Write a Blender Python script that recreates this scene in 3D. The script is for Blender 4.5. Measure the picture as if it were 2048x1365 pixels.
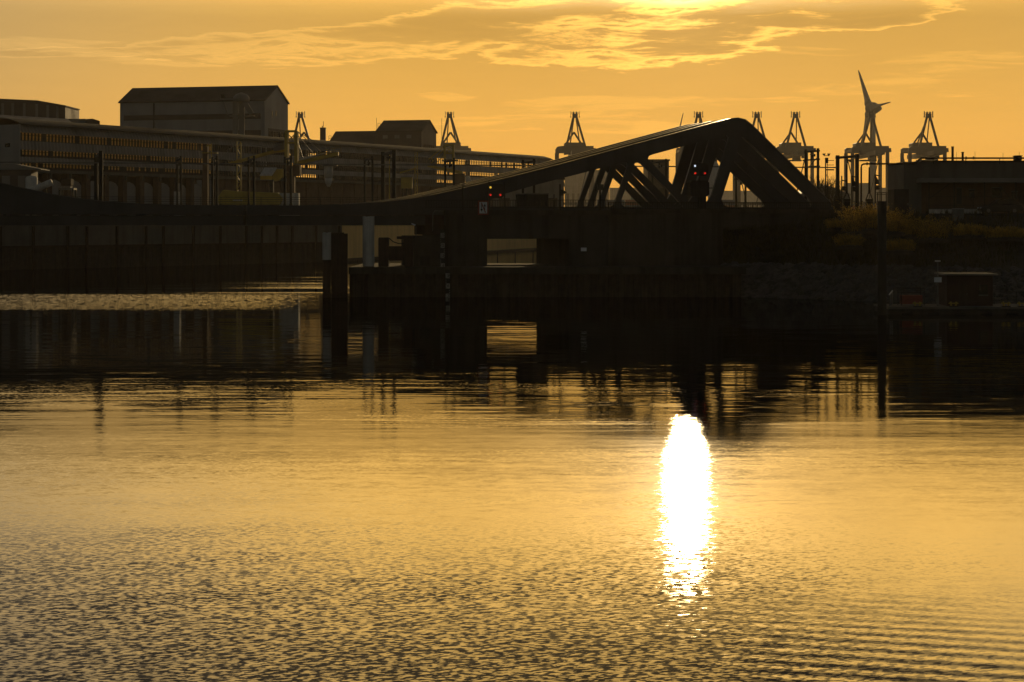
import bpy, math, random
from mathutils import Vector, Matrix
R = math.radians
scene = bpy.context.scene
col = scene.collection
for o in list(bpy.data.objects):
    bpy.data.objects.remove(o)

# ------------------------------------------------------------------ camera
F = 4000.0            # focal length in pixels of a 2048 px wide frame
EYE = 7.35            # eye height over the water
HOR = 445.0           # image row of the horizon
cam_d = bpy.data.cameras.new('camera')
cam = bpy.data.objects.new('camera', cam_d)
col.objects.link(cam)
cam.location = (0, 0, EYE)
cam.rotation_euler = (R(90), 0, 0)
cam_d.sensor_width = 36.0
cam_d.lens = 36.0 * F / 2048
cam_d.shift_y = -(682.5 - HOR) / 2048
cam_d.clip_start = 0.5
cam_d.clip_end = 9000
scene.camera = cam

# ------------------------------------------------------------------ node helpers
class X:
    """a value in a node graph with arithmetic"""
    def __init__(s, nt, v): s.nt, s.v = nt, v
    def _op(s, op, *a):
        n = s.nt.nodes.new('ShaderNodeMath'); n.operation = op
        for i, q in enumerate((s,) + a):
            q = q.v if isinstance(q, X) else q
            if isinstance(q, (int, float)): n.inputs[i].default_value = q
            else: s.nt.links.new(q, n.inputs[i])
        return X(s.nt, n.outputs[0])
    def __add__(s, o): return s._op('ADD', o)
    def __radd__(s, o): return s._op('ADD', o)
    def __sub__(s, o): return s._op('SUBTRACT', o)
    def __rsub__(s, o): return X(s.nt, o)._op('SUBTRACT', s)
    def __mul__(s, o): return s._op('MULTIPLY', o)
    def __rmul__(s, o): return s._op('MULTIPLY', o)
    def __truediv__(s, o): return s._op('DIVIDE', o)
    def __neg__(s): return s._op('MULTIPLY', -1.0)
    def max(s, o): return s._op('MAXIMUM', o)
    def min(s, o): return s._op('MINIMUM', o)
    def exp(s): return s._op('EXPONENT')
    def pow(s, o): return s._op('POWER', o)
    def step(s, a, b, lo=0.0, hi=1.0):
        n = s.nt.nodes.new('ShaderNodeMapRange'); n.interpolation_type = 'SMOOTHSTEP'
        s.nt.links.new(s.v, n.inputs[0])
        n.inputs[1].default_value, n.inputs[2].default_value = a, b
        n.inputs[3].default_value, n.inputs[4].default_value = lo, hi
        return X(s.nt, n.outputs[0])

def vec(nt, x, y, z=0.0):
    n = nt.nodes.new('ShaderNodeCombineXYZ')
    for i, q in enumerate((x, y, z)):
        if isinstance(q, X): nt.links.new(q.v, n.inputs[i])
        else: n.inputs[i].default_value = q
    return n.outputs[0]

def sep(nt, sock):
    n = nt.nodes.new('ShaderNodeSeparateXYZ'); nt.links.new(sock, n.inputs[0])
    return [X(nt, q) for q in n.outputs]

def noise(nt, vsock, scale=1.0, detail=4.0, rough=0.5, dist=0.0, color=False):
    n = nt.nodes.new('ShaderNodeTexNoise')
    nt.links.new(vsock, n.inputs['Vector'])
    n.inputs['Scale'].default_value = scale
    n.inputs['Detail'].default_value = detail
    n.inputs['Roughness'].default_value = rough
    n.inputs['Distortion'].default_value = dist
    return n.outputs['Color'] if color else X(nt, n.outputs[0])

def mixc(nt, fac, a, b, mode='MIX'):
    n = nt.nodes.new('ShaderNodeMix'); n.data_type = 'RGBA'; n.blend_type = mode
    n.clamp_result = False; n.clamp_factor = False
    for sock, q in ((n.inputs[0], fac), (n.inputs[6], a), (n.inputs[7], b)):
        q = q.v if isinstance(q, X) else q
        if isinstance(q, (int, float)): sock.default_value = q
        elif isinstance(q, tuple): sock.default_value = (*q, 1.0)[:4]
        else: nt.links.new(q, sock)
    return n.outputs[2]

# ------------------------------------------------------------------ sky and sun
SUN_AZ = (1372 - 1024) / F               # to the right of the view axis
SUN_EL = (HOR + 62) / F                  # just above the frame, about 7 degrees
world = bpy.data.worlds.new('World')
scene.world = world
world.use_nodes = True
nt = world.node_tree
nt.nodes.clear()
w_out = nt.nodes.new('ShaderNodeOutputWorld')
w_bg = nt.nodes.new('ShaderNodeBackground')
nt.links.new(w_bg.outputs[0], w_out.inputs[0])
sky = nt.nodes.new('ShaderNodeTexSky')
sky.sky_type = 'NISHITA'
sky.sun_disc = False
sky.sun_elevation = SUN_EL
sky.sun_rotation = SUN_AZ
sky.altitude = 0
sky.air_density = 1.0
sky.dust_density = 3.0
sky.ozone_density = 1.0
w_bg.inputs[1].default_value = 0.05
tc = nt.nodes.new('ShaderNodeTexCoord')
dx, dy, dz = sep(nt, tc.outputs['Generated'])
az = dx._op('ARCTAN2', dy)
el = dz._op('ARCSINE')
sx, sy, sz = (math.sin(SUN_AZ) * math.cos(SUN_EL), math.cos(SUN_AZ) * math.cos(SUN_EL), math.sin(SUN_EL))
cosang = dx * sx + dy * sy + dz * sz
ang = cosang.min(1.0)._op('ARCCOSINE') * 57.2958     # degrees from the sun
# clouds: bands of stratocumulus lit from behind, placed by azimuth and elevation
wob = noise(nt, vec(nt, az * 20.0, el * 60.0, 3.0), 1.0, 3.0, 0.5)
el2 = el + (wob - 0.5) * 0.006
cn = noise(nt, vec(nt, az * 8.0, el2 * 72.0, 1.7), 1.0, 9.0, 0.60, 0.3)
cf = noise(nt, vec(nt, az * 30.0, el2 * 210.0, 9.1), 1.0, 8.0, 0.65, 0.3)
def puff(px, py, rx, ry, slope=0.0):
    a0, e0 = (px - 1024) / F, (HOR - py) / F
    da = az - a0
    de = el2 - e0 - da * slope
    qa, qe = da * (F / rx), de * (F / ry)
    return 1.0 - (qa * qa + qe * qe)
def field(puffs):
    e = None
    for p in puffs:
        q = puff(*p)
        e = q if e is None else e.max(q)
    return e.max(-1.6)
env = field(((1230, 62, 330, 80, .0), (1120, 105, 200, 34, 0), (1560, 24, 330, 40, .02), (1000, 48, 210, 36, .0), (740, 92, 420, 40, .05), (1390, 102, 130, 16, .05),
             (1740, 38, 150, 26, .06), (250, 112, 330, 13, .03), (500, 96, 240, 24, .02), (1350, -60, 700, 46, .02), (700, -120, 900, 60, .02), (1900, -230, 700, 80, 0))).min(0.62)
dens = env * 0.72 + (cn - 0.5) * 2.1 + (cf - 0.5) * 1.5 - 0.04
wisp = field(((1110, 226, 300, 22, .06), (1230, 208, 290, 16, .01), (1890, 134, 220, 20, .03), (1745, 176, 150, 18, .06), (1912, 196, 70, 11, 0), (893, 194, 60, 10, -.03),
              (1030, 256, 90, 12, 0), (1285, 255, 320, 14, -.02), (1570, 205, 60, 8, 0), (120, 100, 220, 16, .02), (420, 128, 240, 12, .02), (1640, 108, 120, 10, 0)))
cw = noise(nt, vec(nt, az * 16.0, el2 * 170.0, 5.5), 1.0, 9.0, 0.66, 0.4)
wisp = wisp.min(0.4) * 0.55 + (cw - 0.5) * 2.6 + (cn - 0.5) * 0.6
wisp = wisp.step(0.08, 0.50)
body = dens.step(0.05, 0.75)
rim = dens.step(-0.05, 0.12) * dens.step(0.10, 0.40, 1.0, 0.0)
near = (ang * (-1 / 4.2)).exp()
tint = mixc(nt, ang.step(5.0, 30.0), (1.0, 0.83, 0.39), (0.93, 0.87, 0.80))
tint = mixc(nt, el.step(0.35, 0.9) * 0.8, tint, (0.95, 0.72, 0.50))
tint = mixc(nt, ang.step(40.0, 95.0), tint, (0.70, 0.54, 0.42))          # the sky behind the camera is dim and dusky
base = mixc(nt, 1.0, sky.outputs[0], tint, 'MULTIPLY')
veil = ang.step(2.0, 34.0, 0.140, 0.74) * (1.0 + (el * (-57.3 / 2.0)).min(0.0).exp() * 0.75)   # thin high cloud evens out the glare
veil = veil * (1.0 + el.step(0.098, 0.165) * 4.4 * el.step(0.2, 0.5, 1.0, 0.0) * ang.step(8.0, 24.0, 1.0, 0.42))  # unseen sky above the frame boosted so the water reflects brighter
gain = veil * (1.0 - body * (0.10 + near * 0.12)) * (1.0 + rim * (0.15 + near * 1.9)) * (1.0 + (cf - 0.5) * 0.10) * (1.0 + wisp * 0.17)
halo_mask = (el2 + (cn - 0.5) * 0.02 + (cf - 0.5) * 0.010).step(0.103, 0.116)          # added sun halo kept above the frame, mainly for the water to reflect
glow = (ang * ang * (-1 / 1.3)).exp() * 42.0 * (halo_mask * 0.94 + 0.06 + rim * 0.10) + (ang * (-1 / 2.6)).exp() * 26.0 * halo_mask + near * 1.6
gn = nt.nodes.new('ShaderNodeVectorMath'); gn.operation = 'SCALE'
nt.links.new(base, gn.inputs[0]); nt.links.new(gain.v, gn.inputs['Scale'])
gl = nt.nodes.new('ShaderNodeVectorMath'); gl.operation = 'SCALE'
gl.inputs[0].default_value = (1.0, 0.76, 0.42)
nt.links.new(glow.v, gl.inputs['Scale'])
ad = nt.nodes.new('ShaderNodeVectorMath'); ad.operation = 'ADD'
nt.links.new(gn.outputs[0], ad.inputs[0]); nt.links.new(gl.outputs[0], ad.inputs[1])
nt.links.new(ad.outputs[0], w_bg.inputs[0])

sun_d = bpy.data.lights.new('sun', 'SUN')
sun = bpy.data.objects.new('sun', sun_d)
col.objects.link(sun)
sun_d.energy = 0.85
sun_d.angle = R(0.5)
sun_d.color = (1.0, 0.72, 0.36)
sun.rotation_euler = Vector((-sx, -sy, -sz)).to_track_quat('-Z', 'Y').to_euler()
sun.location = (40, -20, 60)

vs = scene.view_settings
vs.view_transform = 'Standard'
vs.look = 'None'
vs.exposure = 0.1
vs.gamma = 1.0
vs.use_curve_mapping = False
scene.cycles.use_denoising = True
scene.cycles.max_bounces = 6
scene.cycles.caustics_reflective = False
scene.cycles.caustics_refractive = False
# ------------------------------------------------------------------ mesh helpers
def cross_frame(d):
    d = d.normalized()
    up = Vector((0, 0, 1)) if abs(d.z) < 0.95 else Vector((0, 1, 0))
    s = d.cross(up).normalized()
    return s, s.cross(d).normalized()

class MB:
    """collects shapes, then links them as ONE mesh object"""
    def __init__(s): s.v, s.f, s.M, s.cuts = [], [], Matrix.Identity(4), []
    def frame(s, M): s.M = M; return s
    def add(s, vs, fs):
        b = len(s.v); s.cuts.append((b, len(s.f)))
        s.v += [tuple(s.M @ Vector(q)) for q in vs]
        s.f += [tuple(b + i for i in f) for f in fs]
        return s
    def box(s, x0, x1, y0, y1, z0, z1):
        return s.add([(x0, y0, z0), (x1, y0, z0), (x1, y1, z0), (x0, y1, z0), (x0, y0, z1), (x1, y0, z1), (x1, y1, z1), (x0, y1, z1)],
                     [(3, 2, 1, 0), (4, 5, 6, 7), (0, 1, 5, 4), (1, 2, 6, 5), (2, 3, 7, 6), (3, 0, 4, 7)])
    def beam(s, p, q, w, h=None, w2=None, h2=None):
        p, q = Vector(p), Vector(q); h = w if h is None else h
        w2 = w if w2 is None else w2; h2 = h if h2 is None else h2
        a, b = cross_frame(q - p)
        vs = []
        for c, ww, hh in ((p, w, h), (q, w2, h2)):
            for i, j in ((-1, -1), (1, -1), (1, 1), (-1, 1)):
                vs.append(c + a * (i * ww / 2) + b * (j * hh / 2))
        return s.add(vs, [(0, 1, 2, 3), (7, 6, 5, 4), (0, 4, 5, 1), (1, 5, 6, 2), (2, 6, 7, 3), (3, 7, 4, 0)])
    def tube(s, p, q, r, r2=None, n=12, cap=True):
        p, q = Vector(p), Vector(q); r2 = r if r2 is None else r2
        a, b = cross_frame(q - p)
        vs, fs = [], []
        for c, rr in ((p, r), (q, r2)):
            for i in range(n):
                t = 2 * math.pi * i / n
                vs.append(c + a * (rr * math.cos(t)) + b * (rr * math.sin(t)))
        for i in range(n):
            j = (i + 1) % n
            fs.append((i, i + n, j + n, j))
        if cap: fs += [tuple(range(n)), tuple(range(2 * n - 1, n - 1, -1))]
        return s.add(vs, fs)
    def path(s, pts, r, n=8):
        pts = [Vector(p) for p in pts]
        rings, vs, fs = [], [], []
        for k, p in enumerate(pts):
            d = (pts[min(k + 1, len(pts) - 1)] - pts[max(k - 1, 0)])
            a, b = cross_frame(d)
            for i in range(n):
                t = 2 * math.pi * i / n
                vs.append(p + a * (r * math.cos(t)) + b * (r * math.sin(t)))
        for k in range(len(pts) - 1):
            for i in range(n):
                j = (i + 1) % n
                fs.append((k * n + i, (k + 1) * n + i, (k + 1) * n + j, k * n + j))
        fs += [tuple(range(n)), tuple(range(len(vs) - 1, len(vs) - n - 1, -1))]
        return s.add(vs, fs)
    def prism(s, pts, d):
        """pts: 3D outline, d: extrusion vector"""
        n = len(pts); d = Vector(d)
        vs = [Vector(p) for p in pts]; vs += [p + d for p in vs]
        return s.add(vs, [tuple(range(n)), tuple(range(2 * n - 1, n - 1, -1))] + [(i, i + n, (i + 1) % n + n, (i + 1) % n) for i in range(n)])
    def lathe(s, prof, n=16, c=(0, 0, 0)):
        """prof: (r, z) pairs round the z axis at c"""
        vs, fs = [], []
        for r, z in prof:
            for i in range(n):
                t = 2 * math.pi * i / n
                vs.append((c[0] + r * math.cos(t), c[1] + r * math.sin(t), c[2] + z))
        for k in range(len(prof) - 1):
            for i in range(n):
                j = (i + 1) % n
                fs.append((k * n + i, k * n + j, (k + 1) * n + j, (k + 1) * n + i))
        fs += [tuple(range(n - 1, -1, -1)), tuple(range(len(vs) - n, len(vs)))]
        return s.add(vs, fs)
    def build(s, name, mat, parent=None, smooth=False, bevel=0.0):
        me = bpy.data.meshes.new(name)
        me.from_pydata(s.v, [], s.f)
        me.update()
        o = bpy.data.objects.new(name, me)
        col.objects.link(o)
        for m in (mat if isinstance(mat, (list, tuple)) else [mat]): me.materials.append(m)
        if smooth:
            for p in me.polygons: p.use_smooth = True
        if bevel:
            b = o.modifiers.new('bevel', 'BEVEL'); b.width = bevel; b.segments = 1; b.limit_method = 'ANGLE'
        if parent:
            o.parent = parent
            o.matrix_parent_inverse = Matrix.Translation(parent.location).inverted() if parent.type == 'EMPTY' else Matrix.Identity(4)
            if parent.parent: o.matrix_parent_inverse = Matrix.Identity(4)
        return o

def each(mb, name, mt, parent, **k):
    """builds every shape in mb as a part of its own"""
    out, ends = [], mb.cuts[1:] + [(len(mb.v), len(mb.f))]
    for (v0, f0), (v1, f1) in zip(mb.cuts, ends):
        m = MB(); m.v = mb.v[v0:v1]; m.f = [tuple(i - v0 for i in f) for f in mb.f[f0:f1]]
        out.append(m.build(name, mt, parent, **k))
    return out

def tag(o, label, cat, group=None):
    o['label'] = label; o['category'] = cat
    if group: o['group'] = group
    return o
def thing(name, label, cat, loc=(0, 0, 0), group=None):
    o = bpy.data.objects.new(name, None); col.objects.link(o)
    o.empty_display_size = 0.3
    o.location = loc
    return tag(o, label, cat, group)
def structure(o): o['kind'] = 'structure'; return o
def copy_tree(o, parent=None):
    c = o.copy(); col.objects.link(c)
    if parent:
        inv = o.matrix_parent_inverse.copy(); c.parent = parent; c.matrix_parent_inverse = inv
    for ch in o.children: copy_tree(ch, c)
    return c

def P(px, py, d):
    """the point at depth d that stands at column px, row py of the photograph"""
    return Vector(((px - 1024) * d / F, d, EYE + (HOR - py) * d / F))
def PX(px, d): return (px - 1024) * d / F
def PZ(py, d): return EYE + (HOR - py) * d / F

# the frame of the bridge: s along its axis from midspan, t across it (away), z up
BC = Vector((-26.02, 195.25, 0)); BA = Vector((0.9701, 0.2425, 0)); BN = Vector((-0.2425, 0.9701, 0))
BM = Matrix(((BA.x, BN.x, 0, BC.x), (BA.y, BN.y, 0, BC.y), (0, 0, 1, 0), (0, 0, 0, 1)))
def bsz(px, py, t=0.0):
    u = (px - 1024) / F
    p0 = BC + BN * t
    s = (u * p0.y - p0.x) / (BA.x - u * BA.y)
    y = p0.y + BA.y * s
    return s, EYE + (HOR - py) * y / F
def BP(px, py, t=0.0):
    s, z = bsz(px, py, t)
    return BM @ Vector((s, t, z))

# ------------------------------------------------------------------ materials
def mat(name, c1, c2=None, rough=0.6, scale=1.0, metal=0.0, streak=0.0, spec=0.5, bump=0.0, rough2=None, object_space=True):
    """a procedural paint, metal or masonry: two tones mixed by noise, optional vertical streaks"""
    m = bpy.data.materials.new(name); m.use_nodes = True
    nt = m.node_tree; bs = nt.nodes['Principled BSDF']
    bs.inputs['Metallic'].default_value = metal
    bs.inputs['Specular IOR Level'].default_value = spec
    geo = nt.nodes.new('ShaderNodeNewGeometry')
    n1 = noise(nt, geo.outputs['Position'], scale, 6.0, 0.65)
    f = n1.step(0.35, 0.68)
    if streak:
        x, y, z = sep(nt, geo.outputs['Position'])
        st = noise(nt, vec(nt, x * 1.0, y * 1.0, z * 0.06), scale * 3.0, 4.0, 0.6)
        f = (f * (1 - streak) + st.step(0.42, 0.66) * streak)
    c2 = c2 or tuple(q * 0.6 for q in c1)
    nt.links.new(mixc(nt, f, c1, c2), bs.inputs['Base Color'])
    r2 = rough2 if rough2 is not None else min(1.0, rough + 0.15)
    nt.links.new((f * (r2 - rough) + rough).v, bs.inputs['Roughness'])
    if bump:
        b = nt.nodes.new('ShaderNodeBump'); b.inputs['Strength'].default_value = 0.6; b.inputs['Distance'].default_value = bump
        nt.links.new(noise(nt, geo.outputs['Position'], scale * 6, 5.0, 0.6).v, b.inputs['Height'])
        nt.links.new(b.outputs[0], bs.inputs['Normal'])
    return m
def emit(name, c, s):
    m = bpy.data.materials.new(name); m.use_nodes = True
    bs = m.node_tree.nodes['Principled BSDF']
    bs.inputs['Base Color'].default_value = (*c, 1)
    bs.inputs['Emission Color'].default_value = (*c, 1)
    bs.inputs['Emission Strength'].default_value = s
    return m
def leafmat(name, c1, c2, fac=0.5):
    m = bpy.data.materials.new(name); m.use_nodes = True
    nt = m.node_tree; nt.nodes.clear()
    out = nt.nodes.new('ShaderNodeOutputMaterial')
    d = nt.nodes.new('ShaderNodeBsdfDiffuse'); t = nt.nodes.new('ShaderNodeBsdfTranslucent')
    mx = nt.nodes.new('ShaderNodeMixShader'); mx.inputs[0].default_value = fac
    geo = nt.nodes.new('ShaderNodeNewGeometry')
    c = mixc(nt, noise(nt, geo.outputs['Position'], 1.3, 5.0, 0.6).step(0.35, 0.65), c1, c2)
    nt.links.new(c, d.inputs[0]); nt.links.new(c, t.inputs[0])
    nt.links.new(d.outputs[0], mx.inputs[1]); nt.links.new(t.outputs[0], mx.inputs[2])
    nt.links.new(mx.outputs[0], out.inputs[0])
    return m

M = dict(
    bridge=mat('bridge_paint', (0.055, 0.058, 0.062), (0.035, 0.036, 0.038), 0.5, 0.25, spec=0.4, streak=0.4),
    flange=mat('flange_paint', (0.10, 0.10, 0.10), (0.07, 0.07, 0.07), 0.34, 0.4, spec=0.5),
    gauge=mat('gauge_white', (0.30, 0.30, 0.29), (0.17, 0.17, 0.16), 0.8, 3.0, streak=0.5),
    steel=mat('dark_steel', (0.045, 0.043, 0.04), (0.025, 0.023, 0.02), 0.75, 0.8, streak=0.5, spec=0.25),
    galv=mat('galvanised_steel', (0.16, 0.16, 0.16), (0.10, 0.10, 0.10), 0.4, 1.5, metal=0.6),
    concrete=mat('concrete', (0.085, 0.077, 0.066), (0.045, 0.04, 0.034), 0.9, 0.35, streak=0.55, bump=0.02, spec=0.08),
    concrete_pale=mat('pale_concrete', (0.14, 0.13, 0.118), (0.09, 0.082, 0.073), 0.85, 0.3, streak=0.5),
    asphalt=mat('asphalt', (0.05, 0.05, 0.05), (0.035, 0.035, 0.035), 0.9, 0.6),
    soil=mat('soil', (0.06, 0.05, 0.035), (0.035, 0.03, 0.02), 0.95, 0.25, bump=0.05),
    rust=mat('rusty_steel', (0.06, 0.042, 0.03), (0.034, 0.024, 0.018), 0.8, 1.6, streak=0.5),
    rust_dark=mat('dark_rusty_steel', (0.05, 0.028, 0.02), (0.028, 0.018, 0.014), 0.85, 1.6, streak=0.5),
    white=mat('weathered_white_paint', (0.62, 0.60, 0.57), (0.40, 0.38, 0.35), 0.6, 1.2, streak=0.6),
    pale=mat('pale_cladding', (0.34, 0.33, 0.33), (0.25, 0.245, 0.24), 0.6, 0.12, streak=0.4),
    dark_clad=mat('dark_cladding', (0.085, 0.06, 0.05), (0.06, 0.045, 0.04), 0.6, 0.15, streak=0.3),
    roof=mat('dark_roofing', (0.07, 0.052, 0.045), (0.05, 0.04, 0.034), 0.7, 0.2),
    sheet=mat('grey_roof_sheet', (0.22, 0.21, 0.20), (0.13, 0.12, 0.11), 0.55, 0.15, streak=0.5),
    brick=mat('brown_brick', (0.14, 0.085, 0.055), (0.09, 0.055, 0.038), 0.85, 0.5, streak=0.3),
    yellow=mat('yellow_paint', (0.50, 0.36, 0.05), (0.34, 0.23, 0.04), 0.5, 0.7, streak=0.3),
    crane=mat('crane_paint', (0.05, 0.055, 0.065), (0.035, 0.04, 0.047), 0.5, 0.05),
    turbine=mat('turbine_paint', (0.20, 0.20, 0.20), (0.17, 0.17, 0.17), 0.5, 0.05),
    box_red=mat('container_red', (0.20, 0.06, 0.04), (0.14, 0.05, 0.04), 0.6, 0.2),
    box_blue=mat('container_blue', (0.05, 0.08, 0.14), (0.04, 0.06, 0.10), 0.6, 0.2),
    box_grey=mat('container_grey', (0.22, 0.21, 0.20), (0.16, 0.15, 0.15), 0.6, 0.2),
    black=mat('black_paint', (0.012, 0.012, 0.012), (0.008, 0.008, 0.008), 0.5, 1.0),
    glass=mat('dark_glass', (0.02, 0.022, 0.025), (0.015, 0.016, 0.02), 0.06, 0.5, spec=0.7),
    carpaint=mat('dark_car_paint', (0.02, 0.021, 0.025), (0.016, 0.017, 0.02), 0.15, 0.5, spec=0.6),
    rubber=mat('black_rubber', (0.015, 0.015, 0.015), (0.01, 0.01, 0.01), 0.9, 1.0),
    red=emit('red_lamp', (1.0, 0.03, 0.015), 0.5),
    amber=emit('amber_lamp', (1.0, 0.55, 0.06), 0.8),
    whitelamp=emit('white_lamp', (0.75, 0.82, 1.0), 0.9),
    signred=mat('sign_red', (0.30, 0.06, 0.04), (0.24, 0.05, 0.035), 0.6, 2.0),
    signwhite=mat('sign_white', (0.75, 0.76, 0.80), (0.66, 0.67, 0.72), 0.5, 2.0),
    bark=mat('bark', (0.06, 0.045, 0.03), (0.035, 0.028, 0.02), 0.95, 4.0),
    leaf=leafmat('bush_leaves', (0.70, 0.46, 0.10), (0.34, 0.23, 0.05), 0.6),
    glazing=leafmat('dusty_glazing', (0.95, 0.74, 0.34), (0.75, 0.56, 0.25), 0.85),
    gallery_roof=mat('gallery_roof', (0.085, 0.082, 0.078), (0.06, 0.057, 0.052), 0.85, 0.15, streak=0.5, spec=0.2),
    glow_gold=mat('glow_tinted_concrete', (0.78, 0.53, 0.20), (0.62, 0.42, 0.17), 0.85, 0.3, streak=0.6),  # golden glow put into the colour of a wall that lies in shade
    grass=leafmat('bank_grass', (0.07, 0.06, 0.022), (0.04, 0.036, 0.014)),
    stone=mat('riprap_stone', (0.10, 0.095, 0.088), (0.05, 0.047, 0.043), 0.85, 1.1),
    redclad=mat('dark_red_boards', (0.045, 0.02, 0.015), (0.03, 0.014, 0.011), 0.8, 0.8, streak=0.4),
)

# ------------------------------------------------------------------ water
def water_material():
    m = bpy.data.materials.new('river_water'); m.use_nodes = True
    nt = m.node_tree; nt.nodes.clear()
    out = nt.nodes.new('ShaderNodeOutputMaterial')
    deep = nt.nodes.new('ShaderNodeBsdfDiffuse'); deep.inputs[0].default_value = (0.012, 0.011, 0.008, 1)
    gls = nt.nodes.new('ShaderNodeBsdfAnisotropic'); gls.distribution = 'BECKMANN'
    fr = nt.nodes.new('ShaderNodeFresnel'); fr.inputs['IOR'].default_value = 1.34
    mx = nt.nodes.new('ShaderNodeMixShader')
    nt.links.new(fr.outputs[0], mx.inputs[0]); nt.links.new(deep.outputs[0], mx.inputs[1]); nt.links.new(gls.outputs[0], mx.inputs[2])
    nt.links.new(mx.outputs[0], out.inputs['Surface'])
    geo = nt.nodes.new('ShaderNodeNewGeometry')
    x, y, z = sep(nt, geo.outputs['Position'])
    # wind: broad gusts leave calm lanes and ruffled lanes
    gust = noise(nt, vec(nt, x * 0.022, y * 0.040, 2.2), 1.0, 4.0, 0.55, 0.5)
    lane = noise(nt, vec(nt, x * 0.012, y * 0.085, 7.7), 1.0, 5.0, 0.6, 0.3)
    lane2 = noise(nt, vec(nt, x * 0.008, y * 0.16, 4.4), 1.0, 5.0, 0.6, 0.2)
    yn = y + (gust - 0.5) * 26.0
    lane3 = noise(nt, vec(nt, x * 0.09, y * 0.55, 1.4), 1.0, 6.0, 0.65, 0.2)
    yf = y + (lane2 - 0.5) * 14.0 + (lane3 - 0.5) * 16.0 + (x + 60.0) * -0.05
    west = x.step(-24, -13, 1.0, 0.0)
    shim = noise(nt, vec(nt, x * 1.7, y * 0.42, 2.9), 1.0, 4.0, 0.7, 0.2).step(0.32, 0.60, 0.35, 1.0)
    fair = (yf.step(157, 172) * yf.step(198, 212, 1.0, 0.0) * west * shim
            + lane2.step(0.50, 0.58) * yf.step(202, 206) * yf.step(262, 280, 1.0, 0.0) * x.step(-42, -22) * x.step(-10, -4, 1.0, 0.0)
            + lane.step(0.56, 0.66) * yf.step(216, 222) * yf.step(300, 330, 1.0, 0.0) * x.step(-40, -25) * 0.8
            + y.step(290, 340) * x.step(-8, -2) * 0.35).min(1.0)
    chop = (yn + x * 0.45).step(30, 68, 1.0, 0.0) * x.step(3, 14, 1.0, 0.35)      # choppier towards the near left
    mid = gust.step(0.38, 0.68) * y.step(84, 112, 1.0, 0.0)
    edge = y.step(64, 84) * y.step(120, 175, 1.0, 0.2)
    # ruffles show their steep lee faces to the camera; between them the water lies nearly flat
    a_face = (mid * 0.55 + chop * 0.95) * y.step(96, 112, 1.0, 0.0) + fair * 1.0
    thr = 0.12 - mid * 0.08 - chop * 0.175 - fair * 0.14
    def slopes(kx, ky, seed, det, rough=0.55):
        c = noise(nt, vec(nt, x * kx, y * ky, seed), 1.0, det, rough, 0.0, color=True)
        a, b, _ = sep(nt, c)
        return a - 0.5, b - 0.5
    c1 = noise(nt, vec(nt, x * 6.5 + y * 1.0, y * 10.5 - x * 2.6, 0.3), 1.0, 3.0, 0.5, 0.0, color=True)   # cat's paws, a hand wide
    f1 = [q - 0.5 for q in sep(nt, c1)[:2]]
    patch = noise(nt, vec(nt, x * 0.10, y * 0.16 - x * 0.05, 6.1), 1.0, 4.0, 0.6, 0.6).step(0.36, 0.66, 0.25, 1.15)
    f2 = slopes(0.22, 1.7, 5.3, 4.0)         # long low crests
    f3 = slopes(0.06, 0.30, 8.3, 2.0)        # slow swell
    f4 = slopes(2.0, 3.2, 3.1, 2.0)
    face = ((f1[1] - thr).max(0.0) * a_face).min(chop * chop * 0.095 + fair * 0.2 + 0.02) * patch.max(fair).max(chop * 0.95)
    # a train of wake ripples crossing at the lower right
    ph = x * 2.6 + y * 9.0 + (gust - 0.5) * 30.0 + (lane - 0.5) * 14.0
    wake = x.step(2.6, 5.0) * x.step(7.0, 12.0, 1.0, 0.0) * (yn * 0.3 + y * 0.7).step(31, 42, 1.0, 0.0)
    wk = (ph._op('SINE') * 0.5 + 0.15).max(-0.25) * wake * 0.11
    nx = f1[0] * (0.05 + mid * 0.06 + chop * 0.06) + f4[0] * (0.016 + mid * 0.03 + chop * 0.07) + f3[0] * 0.006
    ny = f2[1] * (0.014 + edge * 0.040 + mid * 0.02) + f4[1] * (0.008 + mid * 0.02 + chop * 0.07 + fair * 0.10) + f1[1] * (chop * 0.03) + f3[1] * 0.014 - face - wk
    nv = nt.nodes.new('ShaderNodeVectorMath'); nv.operation = 'NORMALIZE'
    nt.links.new(vec(nt, nx, ny, 1.0), nv.inputs[0])
    for n in (deep, gls, fr): nt.links.new(nv.outputs[0], n.inputs['Normal'])
    nt.links.new((y.step(58, 92, 0.116, 0.035) + fair * 0.05).v, gls.inputs['Roughness'])
    return m
structure(MB().add([(-3250, -70, 0), (3250, -70, 0), (3250, 3950, 0), (-3250, 3950, 0)], [(0, 1, 2, 3)]).build('water', water_material()))
# ------------------------------------------------------------------ ground
def land(name, pts, z, mt, depth=9.0):
    return structure(MB().prism([(x, y, z) for x, y in reversed(pts)], (0, 0, -depth)).build(name, mt))
QUAY = [(-400, 235), (-180, 285), (-84, 300), (-32, 372), (4, 520), (60, 742)]        # waterside edge of the far bank
land('far_ground', QUAY + [(900, 1250), (3200, 1250), (3200, 3900), (-3200, 3900), (-3200, 700), (-900, 300)], 7.15, M['soil'])
land('right_ground', [(11, 215), (34, 219), (42, 205), (58, 199), (400, 196), (1200, 700), (900, 1250), (60, 742), (24, 400)], 8.25, M['asphalt'])

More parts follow.
